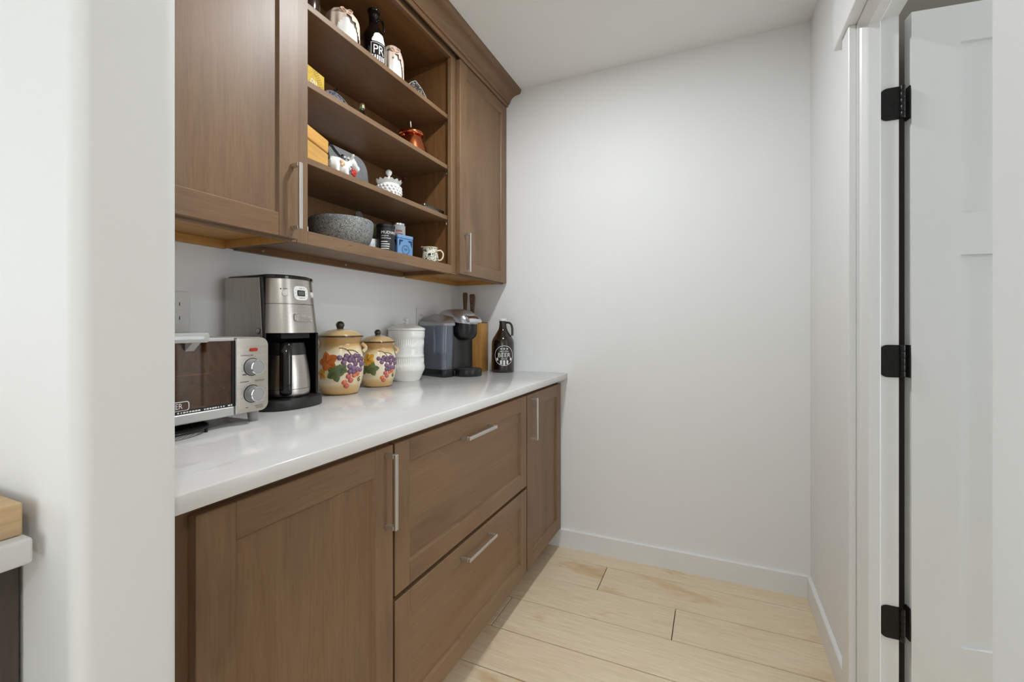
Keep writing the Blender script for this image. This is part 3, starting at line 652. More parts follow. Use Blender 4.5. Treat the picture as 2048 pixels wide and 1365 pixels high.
# ------------------------------------------------------------------ drip coffee maker (faces +X)
def coffee_maker():
    L = (-1.215, .962, ZCT)
    t = thing('coffee_maker', 'tall brushed steel drip coffee maker with black base beside the toaster oven', 'coffee maker', L)
    hw = .092; xb = -.118
    def front(xc, bulge, n=14, w=hw):                      # plan outline with bowed front
        pts = [(xb, -w), (xb, w)]
        for i in range(n+1):
            a = -1+2*i/n; pts.append((xc+bulge*(1-abs(a)**2.6), -w*(-1)*(-a) if False else w*(-a)))
        return pts
    # base with rounded front
    def base_outline(k):
        pts = [(xb, -hw-.003), ]
        for i in range(21):
            a = -PI/2+PI*i/20; pts.append((.035+.078*math.cos(a)**.62 if math.cos(a) > 1e-6 else .035, (hw+.006)*math.sin(a)))
        pts.append((xb, hw+.003)); return [(x*k, y*k) for x, y in pts]
    bm = new(); prism(bm, base_outline(1), 0, .030, 'z', .003, 2); obj('base', bm, blk_soft, t, 40)
    bm = new(); lathe(bm, [(.068, .0301), (.068, .033), (.066, .0335), (.060, .0325)], 40, (.022, 0)); obj('warming_ring', bm, blk_gl, t, 40)
    # rear tower
    bm = new(); prism(bm, [(xb, -hw+.004), (-.062, -hw+.004), (-.062, hw-.004), (xb, hw-.004)], .0302, .222, 'z'); obj('tower', bm, blk, t)
    # side cheeks: steel panels from base to lid, front edge leaning outward
    for s_ in (-1, 1):
        side = [(xb+.001, .0305), (.046 if s_ < 0 else -.03, .0305), (.046 if s_ < 0 else -.03, .222), (.034, .382), (xb+.001, .386)]
        bm = new(); prism(bm, side, s_*hw, s_*(hw-.006), 'y', .001, 1)
        o = obj('side_cheek', bm, steel_v, t)
    # right pillar in black seen beside the carafe
    # head with bowed steel front, lower edge further out
    def ring(z, xc, bulge, w):
        pts = []
        for i in range(25):
            a = -1+2*i/24; pts.append((xc+bulge*(1-abs(a)**3), a*w, z))
        return [(xb+.008, w, z), ]+pts[::-1]+[(xb+.008, -w, z)] if False else [(xb+.008, -w, z)]+pts+[(xb+.008, w, z)]
    def loft(rings):
        bm = new(); R = [[bm.verts.new(p) for p in r] for r in rings]
        for a, b in zip(R[:-1], R[1:]):
            for i in range(len(a)): j = (i+1) % len(a); bm.faces.new((a[i], a[j], b[j], b[i]))
        bm.faces.new(R[0][::-1]); bm.faces.new(R[-1]); return bm
    f_ = lambda z: (.058-(z-.2225)*.085, .046-(z-.2225)*.03)
    wq = lambda z: hw+.004-(z-.2225)*.06
    def rg(z): x, b = f_(z); return ring(z, x, b, wq(z)-.008)
    obj('head', loft([rg(.2225), rg(.25), rg(.28), rg(.3065)]), steel, t, 40)
    obj('upper_head', loft([rg(.308), rg(.33), rg(.36), rg(.381)]), steel, t, 40)
    def rs(z, d): x, b = f_(z); return ring(z, x-.002+d, b, wq(z)-.0095)
    obj('head_seam', loft([rs(.3064, 0), rs(.3081, 0)]), blk, t)
    # dark bead between cheek and front
    bm = new(); prism(bm, [(.047, .0305), (.053, .0305), (.053, .222), (.041, .384), (.034, .384)], -hw+.0005, -hw+.0075, 'y'); obj('edge_bead', bm, blk, t)
    # lid
    def lid(z, k, d): 
        x, b = f_(min(z, .381)); return [((p[0]-.0)*1 if p[0] < 0 else p[0]-.004*(k), p[1]*(1+.02*(1-k)), z) for p in ring(z, x, b, wq(.381)-.003-d)]
    obj('lid', loft([lid(.3815, 0, 0), lid(.389, 0, 0), lid(.3925, 1.5, .006), lid(.394, 4, .02)]), blk_gl, t, 40)
    # lower cavity: black back wall and spout housing
    bm = new(); prism(bm, [(-.062, -.06), (.07, -.05), (.085, 0), (.07, .05), (-.062, .06)], .206, .2222, 'z'); obj('spout_housing', bm, rub, t)
    bm = new(); box(bm, -.061, .070, .076, hw-.0065, .0305, .2222, .002, 1); obj('black_pillar', bm, blk_gl, t)
    # controls
    def fx(y, z): x, b = f_(z); return x+b*(1-abs(y/(wq(z)-.008))**3)
    def facing(y, z):
        e = .002; tx = (fx(y+e, z)-fx(y-e, z))/(2*e); n = Vector((1, -tx, .09)).normalized()
        yv = Vector((tx, 1, 0)).normalized(); zv = n.cross(yv)*1
        zv = yv.cross(n)*-1
        return Matrix((( yv.x, zv.x, n.x, fx(y, z)), (yv.y, zv.y, n.y, y), (yv.z, zv.z, n.z, z), (0, 0, 0, 1)))
    def put(name, bm, m, y, z, parent=t, smooth=40):
        o = obj(name, bm, m, parent, smooth); o.matrix_local = facing(y, z); return o
    for y in (-.047, .047):
        put('button', lathe(new(), [(.0086, -.004), (.0086, .002), (.0078, .003), (.0001, .0034)], 24), off_pl, y, .338)
    pl = put('control_plate', prism(new(), rrect(0, 0, .050, .042, .014, 6), -.003, .0022, 'z', .001, 1), white_pl, .0, .340)
    bm = new(); prism(bm, rrect(0, 0, .027, .0175, .004, 4), .0022, .0032, 'z'); fr = obj('display_frame', bm, blk_gl, pl)
    obj('display', prism(new(), rrect(0, 0, .022, .0125, .002, 3), .0032, .0036, 'z'), lcd, pl)
    for a in (35, 145, 215, 325):
        c_, sn = math.cos(math.radians(a)), math.sin(math.radians(a))
        bm = new(); tube(bm, [(c_*.017, sn*.0125, .0022), (c_*.0235, sn*.0185, .0022)], .0004, 5); obj('plate_line', bm, ink, pl)
    marks('plate_print', [(0, .0145, .011, .0014), (.010, .0145, .003, .0022), (0, -.0145, .013, .0014), (.011, -.0145, .003, .0022), (-.0195, 0, .003, .0014), (.0195, 0, .003, .0014)], ink, pl, lambda a, b, d: Vector((a, b, .0022+d)))
    M1 = facing(-.047, .3515); marks('button_print', [(.002, 0, .012, .0014), (-.0105, -.001, .0035, .0035)], ink_b, t, lambda a, b, d: M1 @ Vector((a, b, d+.0004)))
    M2 = facing(.047, .3515); marks('button_print', [(0, 0, .011, .0014)], ink_b, t, lambda a, b, d: M2 @ Vector((a, b, d+.0004)))
    em = put('emblem', prism(new(), rrect(0, 0, .064, .026, .008, 6), -.004, .0012, 'z', .0012, 2), steel, .002, .268); em.matrix_local = em.matrix_basis @ Matrix.Translation((0, 0, .0022))
    bm = new(); o_ = rrect(0, 0, .060, .022, .007, 5); tube(bm, [(p[0], p[1], .0012) for p in o_], .0009, 6, True); obj('emblem_rim', bm, chrome, em, 60)
    text('brand_lettering', 'Cuisinart', .0135, chrome, em, lambda a, b, d: Vector((a, b, .0012+d)), .0012, .95)
    o = obj('side_badge', lathe(new(), [(.0001, 0), (.0078, 0), (.0078, .0012), (.006, .0018), (.0001, .0018)], 24), steel, t, 40); o.matrix_local = Matrix.Translation((.030, -hw-.0002, .228)) @ Matrix.Rotation(PI/2, 4, 'X')
    bm = new(); tube(bm, [(.0082*math.cos(2*PI*i/24), .0082*math.sin(2*PI*i/24), .0006) for i in range(24)], .0008, 5, True); r_ = obj('badge_ring', bm, blk, o)
    return t
coffee_maker()
# thermal carafe standing on the warming ring
cx, cy, cz = -1.190, .966, ZCT+.0337
t = thing('coffee_carafe', 'stainless steel thermal carafe with black lid and handle inside the coffee maker', 'carafe', (cx, cy, cz))
obj('body', lathe(new(), smooth_prof([(.062, .0), (.0655, .004), (.067, .02), (.066, .05), (.061, .09), (.055, .122)], 5), 48), steel, t, 40)
obj('body_band', lathe(new(), [(.0671, .0215), (.0675, .0222), (.0671, .0229)], 48, cap0=False, cap1=False), blk_soft, t)
obj('foot_ring', lathe(new(), [(.056, -.0), (.063, .0), (.0635, .004), (.056, .004)], 40), blk, t)
obj('lid', lathe(new(), smooth_prof([(.0553, .1222), (.0545, .134), (.051, .154), (.045, .1595), (.001, .161)], 4), 40), blk_soft, t, 40)
bm = new(); ha = math.radians(-40)
hp = smooth_prof([(.042, 0, .155), (.062, 0, .156), (.074, 0, .138), (.082, 0, .09), (.085, 0, .048), (.083, 0, .020), (.074, 0, .013), (.060, 0, .016)], 5)
tube(bm, [(p[0]*math.cos(ha), p[0]*math.sin(ha), p[2]) for p in hp], .0165, 14, flat=(1.0, .5)); obj('handle', bm, blk_gl, t, 60)

# ------------------------------------------------------------------ grape canisters
def canister(x, y, R, H, label, face, large=True):
    """R greatest radius, H height to the rim"""
    t = thing('ceramic_canister', label, 'canister', (x, y, ZCT), face, 'grape canisters')
    k = H
    pr = smooth_prof([(R*.66, 0), (R*.76, .03*k), (R*.80, .08*k), (R*.93, .25*k), (R*1.0, .47*k), (R*.98, .62*k), (R*.90, .78*k), (R*.84, .88*k), (R*.90, .965*k), (R*.95, k)], 6)
    gl = banded('canister_glaze_%d' % (1 if large else 2), [(.0, (186, 144, 88)), (.12, (206, 170, 112)), (.2, (224, 204, 164)), (.5, (234, 222, 196)), (.72, (232, 218, 188)), (.80, (218, 190, 142)), (.88, (192, 148, 88)), (1.0, (186, 142, 84))], H)
    obj('pot', lathe(new(), pr, 56, cap1=True), gl, t, 40)
    tube_r = obj('rim_band', tube(new(), [(R*.955*math.cos(2*PI*i/56), R*.955*math.sin(2*PI*i/56), k+.0015) for i in range(56)], .0028, 8, True), knob_m, t, 60)
    lz = k+.002
    ld = obj('lid', lathe(new(), smooth_prof([(R*.90, lz), (R*.88, lz+.006), (R*.62, lz+.018), (R*.30, lz+.0255), (.001, lz+.0265)], 5), 48), banded('lid_glaze_%d' % (1 if large else 2), [(0, (196, 156, 100)), (.6, (214, 184, 134)), (.88, (196, 156, 100)), (1, (224, 200, 156))], H+.03, .25), t, 40)
    kr = .0150 if large else .0130
    obj('knob', lathe(new(), smooth_prof([(.011, lz+.0235), (.0105, lz+.0255), (kr*.80, lz+.0245+kr*.4), (kr, lz+.0245+kr), (kr*.87, lz+.0245+kr*1.5), (kr*.5, lz+.0245+kr*1.87), (.0005, lz+.0245+kr*2)], 5), 28), knob_m, ld, 60)
    def rad(z):
        for (r0, z0), (r1, z1) in zip(pr[:-1], pr[1:]):
            if z0 <= z <= z1 and z1 > z0: return r0+(r1-r0)*(z-z0)/(z1-z0)
        return pr[-1][0]
    def S(s, z, d=0):                                       # s: arc length to the right as seen from outside
        r = rad(z)+d; a = s/R; return Vector((r*math.cos(a), r*math.sin(a), z))
    sc = R/.082
    # handles on both sides
    for s_ in (-1, 1):
        a = s_*PI/2*.92; zt = .78*k
        pts = []
        for i in range(9):
            q = i/8; rr = rad(zt-.05*k*0-.12*k*q)+.001+.011*math.sin(PI*q)*sc
            pts.append((rr*math.cos(a), rr*math.sin(a), zt+.02-(.14*k)*q))
        obj('loop_handle', tube(new(), pts, .0065*sc, 8), gl, t, 60)
    # grapes
    gr = [(.0, .649), (.0238, .674), (.0593, .672), (.0137, .569), (.0352, .603), (.0727, .595), (.0337, .503), (.0565, .538), (.094, .61), (.0646, .444), (.0357, .415), (.0835, .52), (.082, .434), (.042, .655), (.018, .62), (.048, .47), (.076, .66), (.050, .595), (.097, .53), (.050, .40)]
    og = [(.0305, .33), (.0525, .348), (.0398, .261), (.017, .228), (.0248, .169), (.068, .37)]
    gm = {}
    def grape(s, zf, m):
        if m.name not in gm:
            o = obj('grape', ball(new(), (0, 0, 0), .0098*sc, .6, 1, 1, 12, 8), m, t, 80); gm[m.name] = o
        else: o = gm[m.name].copy(); COL.objects.link(o); o.parent = t
        p = S(s*sc, zf*k, -.0008); o.location = p; o.rotation_euler = (0, 0, s*sc/R)
    for i, (s, zf) in enumerate(gr): grape(s, zf, purple if i % 3 else purple2)
    for i, (s, zf) in enumerate(og): grape(s, zf, orange if i % 2 else rose)
    # leaves
    def leaf(name, s0, zf, size, rot, m, lobes=5):
        bm = new(); ctr = bm.verts.new(S(s0*sc, zf*k, .0034)); ring = []
        n = 60
        for i in range(n):
            a = 2*PI*i/n; tri = abs(((lobes*a/(2*PI)) % 1)*2-1); r_ = size*sc*1.12*(.66+.36*tri)*(1.0+.12*math.cos(a))*(1+.03*math.sin(6*lobes*a))
            ring.append(bm.verts.new(S(s0*sc+r_*math.cos(a+rot), zf*k+r_*math.sin(a+rot), .0014)))
        low = [bm.verts.new(v.co*Vector((.985, .985, 1)) if False else Vector((v.co.x*.96, v.co.y*.96, v.co.z))) for v in ring]
        for i in range(n):
            j = (i+1) % n; bm.faces.new((ctr, ring[i], ring[j])); bm.faces.new((ring[i], low[i], low[j], ring[j]))
        lf = obj(name, bm, m, t, 30)
        for q in range(3):
            a = rot+(q-1)*1.1; bm = new(); tube(bm, [S(s0*sc+size*sc*.8*f_*math.cos(a), zf*k+size*sc*.8*f_*math.sin(a), .0042-.002*f_) for f_ in (0, .33, .66, 1)], .0006, 5); obj('leaf_vein', bm, vine, lf)
    if large:
        leaf('leaf', -.043, .575, .032, .6, leaf_or); leaf('leaf', -.016, .40, .027, -1.3, leaf_gr); leaf('leaf', .006, .46, .018, -.5, leaf_gr); leaf('leaf', -.066, .38, .018, -2.0, leaf_ye)
    else:
        leaf('leaf', -.046, .62, .027, .8, leaf_ye); leaf('leaf', -.030, .44, .028, -1.2, leaf_gr); leaf('leaf', -.064, .42, .02, -1.8, leaf_gr)
    for pts in ([(-.002, .815), (.014, .81), (.030, .77), (.040, .70)], [(.030, .78), (.052, .77), (.074, .72)], [(.082, .31), (.072, .28), (.076, .23), (.084, .25), (.078, .28)]):
        obj('stem', tube(new(), [S(s*sc, zf*k, .0012) for s, zf in smooth_prof(pts, 4)], .0013*sc, 6), vine, t, 60)
    return t
canister(-1.234, 1.226, .082, .205, 'large cream canister painted with grapes and a rust leaf beside coffee maker', math.radians(-46))
canister(-1.250, 1.443, .073, .178, 'smaller cream grape canister next to the white canister', math.radians(-46), False)

# ------------------------------------------------------------------ white embossed canister
def white_canister():
    t = thing('white_canister', 'tall white embossed ceramic canister with fluted bands and knob lid', 'canister', (-1.268, 1.655, ZCT))
    R = .079
    zs = [(.058, 0), (.060, .003), (.072, .032), (.0795, .048), (.0805, .052), (.081, .066), (.079, .074), (.0775, .078), (.0775, .110), (.079, .113), (.0775, .117), (.076, .125), (.076, .150), (.0772, .157), (.0772, .160), (.0775, .164), (.0778, .195), (.0795, .199), (.0805, .203), (.081, .228), (.0795, .232)]
    prof = []
    for (a, b) in zip(zs[:-1], zs[1:]):
        n = max(1, int((b[1]-a[1])/.006))
        for i in range(n): q = i/n; prof.append((a[0]+(b[0]-a[0])*q, a[1]+(b[1]-a[1])*q))
    prof.append(zs[-1])
    def rf(a, z):
        f = 1
        if .004 < z < .046: f -= .010*abs(math.sin(24*a+z*10))
        elif .080 < z < .108 or .166 < z < .193: f -= .022*(abs(math.sin(26*a))**.5)
        elif .054 < z < .072 or .206 < z < .226: f += .014*noise.noise(Vector((math.cos(a)*14, math.sin(a)*14, z*210)))+.006*math.sin(18*a)*math.sin(z*300)
        return f
    obj('pot', lathe(new(), prof, 208, rf=rf), white_cer, t, 50)
    def rl(a, z): return 1+.006*math.sin(40*a) if .243 < z < .262 else 1
    ld = obj('lid', lathe(new(), [(.080, .2325), (.083, .234), (.084, .238), (.082, .243), (.070, .249), (.050, .257), (.030, .263), (.014, .266), (.001, .2665)], 120, rf=rl), white_cer, t, 40)
    obj('knob', lathe(new(), smooth_prof([(.012, .266), (.0115, .270), (.007, .273), (.0065, .276), (.011, .280), (.0125, .2845), (.009, .289), (.004, .2925), (.0005, .2935)], 4), 24), white_cer, ld, 60)
    for ch in t.children: ch.scale = (1, 1, .966)
white_canister()

# ------------------------------------------------------------------ single-cup coffee machine (local front +x, tank on -y side)
def pod_machine():
    t = thing('pod_coffee_machine', 'black and silver single-cup coffee machine with blue-tinted water tank', 'coffee maker', (-1.172, 1.925, ZCT), math.radians(-18))
    # base and drip tray
    bm = new(); prism(bm, rrect(-.045, .028, .17, .145, .02, 5), 0, .030, 'z', .003, 2); obj('base', bm, blk, t, 40)
    bm = new(); prism(bm, rrect(-.047, -.082, .189, .072, .02, 5), 0, .036, 'z', .003, 2); obj('tank_base', bm, blk, t, 40)
    pts = [(.041, -.040)]+[(.058+.066*math.cos(a), .028+.068*math.sin(a)) for a in [(-PI/2+PI*i/20) for i in range(21)]]+[(.041, .096)]
    dt = obj('drip_tray', prism(new(), pts, 0, .036, 'z', .004, 2), blk, t, 40)
    pts2 = [(.043, -.030)]+[(.058+.055*math.cos(a), .028+.057*math.sin(a)) for a in [(-PI/2+PI*i/20) for i in range(21)]]+[(.043, .086)]
    gp = obj('tray_grille', prism(new(), pts2, .0362, .039, 'z'), mk('tray_grille_plastic', (70, 70, 74), .3, .3), dt)
    for i in range(7): obj('grille_slot', box(new(), .052+i*.0085, .0555+i*.0085, .004, .052, .0391, .0395), blk, dt)
    # tower behind the cup bay: front is concave black panel
    bm = new(); prism(bm, [(-.125, -.044), (.012, -.044), (.026, -.02), (.030, .028), (.026, .076), (.012, .098), (-.125, .098)], .0302, .2635, 'z', .002, 1); obj('tower', bm, blk_soft, t, 40)
    # brew head
    def head(z, k): return [( -.02, -.050*k+.028-.0), ]
    rings = []
    for z, k in ((.176, .55), (.181, .70), (.195, .92), (.215, 1.0), (.262, 1.0)):
        r = [(.0, .028-.062*k, z)]
        for i in range(17):
            a = -PI/2+PI*i/16; r.append((.030+.066*k*math.cos(a), .028+.062*k*math.sin(a), z))
        r.append((.0, .028+.062*k, z)); rings.append(r)
    bm = new(); RR = [[bm.verts.new(p) for p in r] for r in rings]
    for a, b in zip(RR[:-1], RR[1:]):
        for i in range(len(a)): j = (i+1) % len(a); bm.faces.new((a[i], a[j], b[j], b[i]))
    bm.faces.new(RR[0][::-1]); bm.faces.new(RR[-1]); obj('brew_head', bm, blk, t, 50)
    # silver lid over the head and body, domed, falling to the front
    rings = []
    def lid_out(z, k, sh): 
        r = []
        for i in range(40):
            a = 2*PI*i/40; c_, s_ = math.cos(a), math.sin(a)
            r.append((-.018+sh+.116*k*(abs(c_)**.75)*(1 if c_ >= 0 else -1), .026+.073*k*(abs(s_)**.75)*(1 if s_ >= 0 else -1), z-.010*(max(0, c_)*k)**2))
        return r
    for z, k, sh in ((.264, 1.0, 0), (.270, 1.01, 0), (.290, .97, -.002), (.312, .86, -.006), (.324, .68, -.010), (.330, .42, -.014), (.332, .1, -.018)): rings.append(lid_out(z, k, sh))
    bm = new(); RR = [[bm.verts.new(p) for p in r] for r in rings]
    for a, b in zip(RR[:-1], RR[1:]):
        for i in range(40): j = (i+1) % 40; bm.faces.new((a[i], a[j], b[j], b[i]))
    bm.faces.new(RR[0][::-1]); bm.faces.new(RR[-1]); ld = obj('top_lid', bm, silver_pl, t, 50)
    bm = new(); prism(bm, [(.055, .284), (.092, .266), (.112, .262), (.116, .270), (.100, .288), (.060, .304)], -.012, .068, 'y', .003, 2); obj('lift_handle', bm, chrome, ld, 40)
    # water tank: clear shell, water, silver lid
    def tk(k, z): return [(x, y) for x, y in rrect(-.047, -.083, .189*k, .070*k, .022*k, 5)]
    bm = new()
    rings = []
    for z, kx, dx in ((.0365, .93, .0), (.10, .97, 0), (.19, 1.0, 0), (.246, 1.02, 0)):
        rings.append([(x+dx, y, z) for x, y in tk(kx, z)])
    RR = [[bm.verts.new(p) for p in r] for r in rings]
    for a, b in zip(RR[:-1], RR[1:]):
        for i in range(len(a)): j = (i+1) % len(a); bm.faces.new((a[i], a[j], b[j], b[i]))
    bm.faces.new(RR[0][::-1]); tkk = obj('water_tank', bm, tank_glass, t, 50)
    bm = new(); prism(bm, rrect(-.047, -.083, .172, .056, .016, 5), .040, .112, 'z'); obj('water', bm, water_m, tkk, 50)
    bm = new(); bars = [(-.144, -.119), (.051, -.119), (.051, -.047), (-.144, -.047)]
    lo = [bm.verts.new((x, y, .2465)) for x, y in bars]; mi = [bm.verts.new((x, y, .256 if x > 0 else .268)) for x, y in bars]
    hi = [bm.verts.new(p) for p in ((-.122, -.098, .284), (.030, -.098, .266), (.024, -.040, .292), (-.122, -.040, .312))]
    for a, b in ((lo, mi), (mi, hi)):
        for i in range(4): j = (i+1) % 4; bm.faces.new((a[i], a[j], b[j], b[i]))
    bm.faces.new(lo[::-1]); bm.faces.new(hi); bmesh.ops.bevel(bm, geom=list(bm.edges), offset=.003, segments=2, affect='EDGES')
    obj('tank_lid', bm, silver_pl, t, 40)
    return t
pod_machine()

# knife block behind the machine
t = thing('knife_block', 'honey-coloured wooden knife block against back wall behind coffee machine', 'knife block', (-1.185, 2.160, ZCT), 0)
obj('block', box(new(), -.085, .049, -.045, .045, 0, .262, .003, 2), acacia, t, 40)
obj('top_plate', box(new(), -.083, .047, -.043, .043, .2622, .266, .001, 1), mk('dark_steel_plate', (60, 58, 58), .35, .8), t)
for k, (x, top, w_, lab) in enumerate(((-.066, .430, .010, 'smooth walnut-brown knife handle standing left in the knife block'), (-.020, .420, .0125, 'riveted walnut-brown knife handle standing right in the knife block'))):
    kn = thing('kitchen_knife', lab, 'knife', (-1.185+x, 2.150, ZCT+.2662), 0, 'knives in the block')
    hl = top-.2662
    bm = new(); prism(bm, [(-w_*.8, .02), (w_*.75, .02), (w_*.85, hl*.5), (w_*1.25, hl*.82), (w_*1.2, hl-.006), (w_*.8, hl), (-w_*.9, hl), (-w_*1.2, hl-.006), (-w_*1.15, hl*.8), (-w_*.85, hl*.5)], -.007, .007, 'y', .002, 2)
    obj('handle', bm, handle_wood, kn, 40)
    obj('bolster', box(new(), -w_*.8, w_*.8, -.006, .006, .0002, .0205, .001, 1), steel_v, kn)
    if k == 1:
        for q in (.38, .6, .82):
            o = obj('rivet', lathe(new(), [(.0001, 0), (.0024, 0), (.002, .0006), (.0001, .0006)], 12), screw_m, kn); o.matrix_local = Matrix.Translation((0, -.0072, hl*q)) @ Matrix.Rotation(PI/2, 4, 'X')

# ------------------------------------------------------------------ growler jug
def growler():
    t = thing('growler_jug', 'dark amber glass growler jug with white round print and finger loop handle', 'jug', (-1.033, 2.176, ZCT))
    R = .0605
    pr = smooth_prof([(R*.86, 0), (R*.97, .004), (R, .012), (R, .06), (R, .13), (R*.985, .155), (R*.90, .176), (R*.62, .205), (R*.40, .228), (.0195, .248), (.0178, .268), (.0178, .274)], 5)
    obj('body', lathe(new(), pr, 56), amber, t, 40)
    obj('neck_ring', lathe(new(), [(.0178, .262), (.0205, .264), (.0205, .268), (.0178, .270)], 28, cap0=False, cap1=False), amber, t, 40)
    obj('cap', lathe(new(), [(.0192, .2725), (.0196, .274), (.0196, .284), (.0185, .2855), (.0005, .2858)], 32), white_pl, t, 40)
    ha = math.radians(14)
    hp = smooth_prof([(.012, 0, .262), (.028, 0, .264), (.042, 0, .258), (.050, 0, .240), (.052, 0, .212), (.051, 0, .194)], 5)
    obj('loop_handle', tube(new(), [(p[0]*math.cos(ha), p[0]*math.sin(ha), p[2]) for p in hp], .0066, 10, flat=(1.25, .9)), amber, t, 60)
    ang = math.radians(-58); zc = .090; k_ = 1.36
    def C(r_, z_): return on_cyl(R, ang, z_)
    # printed roundel
    def ringp(r0, r1, n=64):
        bm = new(); f = on_cyl(R, ang, zc, off=.0004)
        A = [bm.verts.new(f(r0*math.cos(2*PI*i/n), r0*math.sin(2*PI*i/n), 0)) for i in range(n)]; B = [bm.verts.new(f(r1*math.cos(2*PI*i/n), r1*math.sin(2*PI*i/n), 0)) for i in range(n)]
        for i in range(n): bm.faces.new((A[i], A[(i+1) % n], B[(i+1) % n], B[i]))
        return bm
    obj('printed_ring', ringp(.0506, .0530), white_ink, t)
    text('printed_word', 'BEER', .0320, white_ink, t, on_cyl(R, ang, zc+.002), .0004, 1.0)
    text('printed_word', 'ARIZONA', .0108, white_ink, t, on_cyl(R, ang, zc+.0225), .0004, 1.05)
    text('printed_word', 'HOUSE', .0105, white_ink, t, on_cyl(R, ang, zc-.017), .0004, 1.0)
    def flat(pts, name):
        bm = new(); f = on_cyl(R, ang, zc, off=.0004); bm.faces.new([bm.verts.new(f(a*k_, b*k_, 0)) for a, b in pts]); obj(name, bm, white_ink, t)
    def star(cx, cy, r): return [(cx+(r if i % 2 == 0 else r*.42)*math.sin(PI*i/5), cy+(r if i % 2 == 0 else r*.42)*math.cos(PI*i/5)) for i in range(10)]
    flat(star(0, .0265, .0052), 'printed_star')
    for s_ in (-1, 1): flat([(s_*.0118+.0042*math.cos(2*PI*i/14), .0262+.0022*math.sin(2*PI*i/14)) for i in range(14)], 'printed_oval')
    for x in (-.0275, -.0125, 0, .0125, .0275):
        x = x; w_ = .0036; lim = math.sqrt(max(.0364**2-(abs(x)+w_)**2, 0)); top = -.0085 if abs(x) > .02 else -.0178
        flat([(x-w_, -lim), (x+w_, -lim), (x+w_, top), (x-w_, top)], 'printed_bar')
growler()

# ------------------------------------------------------------------ crockery on the open shelves
Z1, Z2, Z3, Z4 = SH[0]+.0002, SH[1]+.0002, SH[2]+.0002, ZO0+.0002
# bottom: granite mortar bowl
cx, cy = -1.192, 1.190
t = thing('stone_bowl', 'large round grey speckled stone bowl on the lowest shelf', 'bowl', (cx, cy, Z4))
obj('bowl', lathe(new(), smooth_prof([(.070, 0), (.082, .003), (.094, .018), (.104, .045), (.108, .075), (.1075, .092), (.104, .096), (.096, .090), (.088, .05), (.06, .022), (.001, .018)], 5), 64, cap1=False), granite, t, 60)
# sage tureen-like dish behind, with pestle lying across
cx, cy = -1.268, 1.395
t = thing('sage_dish', 'sage green ceramic dish stack half hidden behind the stone bowl', 'dish', (cx, cy, Z4))
obj('lower_bowl', lathe(new(), smooth_prof([(.03, 0), (.036, .004), (.05, .03), (.062, .058), (.066, .062), (.06, .060), (.03, .012), (.001, .01)], 4), 40, cap1=False), green_cer, t, 60)
obj('upper_bowl', lathe(new(), smooth_prof([(.028, .0625), (.040, .066), (.060, .09), (.073, .118), (.076, .124), (.070, .122), (.04, .085), (.001, .075)], 4), 40, cap1=False), green_cer, t, 60)
bm = new(); tube(bm, [(0, 0, 0), (.02, -.02, .006), (.045, -.045, .013), (.06, -.06, .016)], [.010, .0125, .016, .012], 12)
p = obj('stone_pestle', bm, pest_m, None, 60); p.location = (-1.290, 1.375, Z4+.126+.012); tag(p, 'grey stone pestle resting on the sage dish behind the stone bowl', 'pestle')
# white label jar between bowl and black tin
cx, cy = -1.222, 1.400
# black mushroom-drink tin
cx, cy = -1.150, 1.372
t = thing('black_tin', 'black cylindrical drink tin with white lettering beside the blue tin', 'tin', (cx, cy, Z4))
R = .0335
obj('can', lathe(new(), [(R-.0015, 0), (R, .0015), (R, .103)], 48), blk_soft, t, 40)
obj('lid', lathe(new(), [(R+.0005, .1032), (R+.0022, .104), (R+.0022, .113), (R, .1155), (R-.004, .1155), (R-.004, .1145), (.0005, .1145)], 48), blk, t, 40)
ang = math.radians(-42)
lf = lambda z: (lambda a, b, d: on_cyl(R, ang, z)(a-.021, b, d))
text('brand_lettering', 'MUD\\WTR', .0155, white_ink, t, lf(.082), .0004, .95, 'LEFT')
text('flavour_lettering', ':original', .0078, white_ink, t, lf(.070), .0004, 1.1, 'LEFT')
marks('fine_print', [(.0185, .0605, .037, .0018), (.012, .0475, .024, .0034), (.016, .0385, .032, .0034), (.0155, .0300, .031, .0034), (.0145, .0215, .029, .0034), (.009, .0130, .018, .0034), (.008, .0055, .016, .0030)], white_ink, t, lf(0))
# white tin with metal lid
t = thing('white_tin', 'white tin with red lettering and metal lid standing behind the blue tin', 'tin', (-1.222, 1.532, Z4))
R = .0335
obj('can', lathe(new(), [(R-.001, 0), (R, .001), (R, .150)], 40), label_w, t, 40)
obj('lid', lathe(new(), [(R+.0012, .1502), (R+.002, .151), (R+.002, .1585), (R-.001, .160), (R-.004, .160), (R-.004, .1585), (.0005, .1585)], 40), chrome, t, 40)
ang2 = math.radians(-50)
marks('red_print', [(-.012+.0055*i, .126, .0040, .0085) for i in range(5)]+[(-.0145+.0055*i, .1125, .0040, .0085) for i in range(6)], red_ink, t, on_cyl(R, ang2+.25, 0))
marks('fine_print', [(0, .098, .034, .0014), (0, .093, .030, .0014)], navy, t, on_cyl(R, ang2+.1, 0))
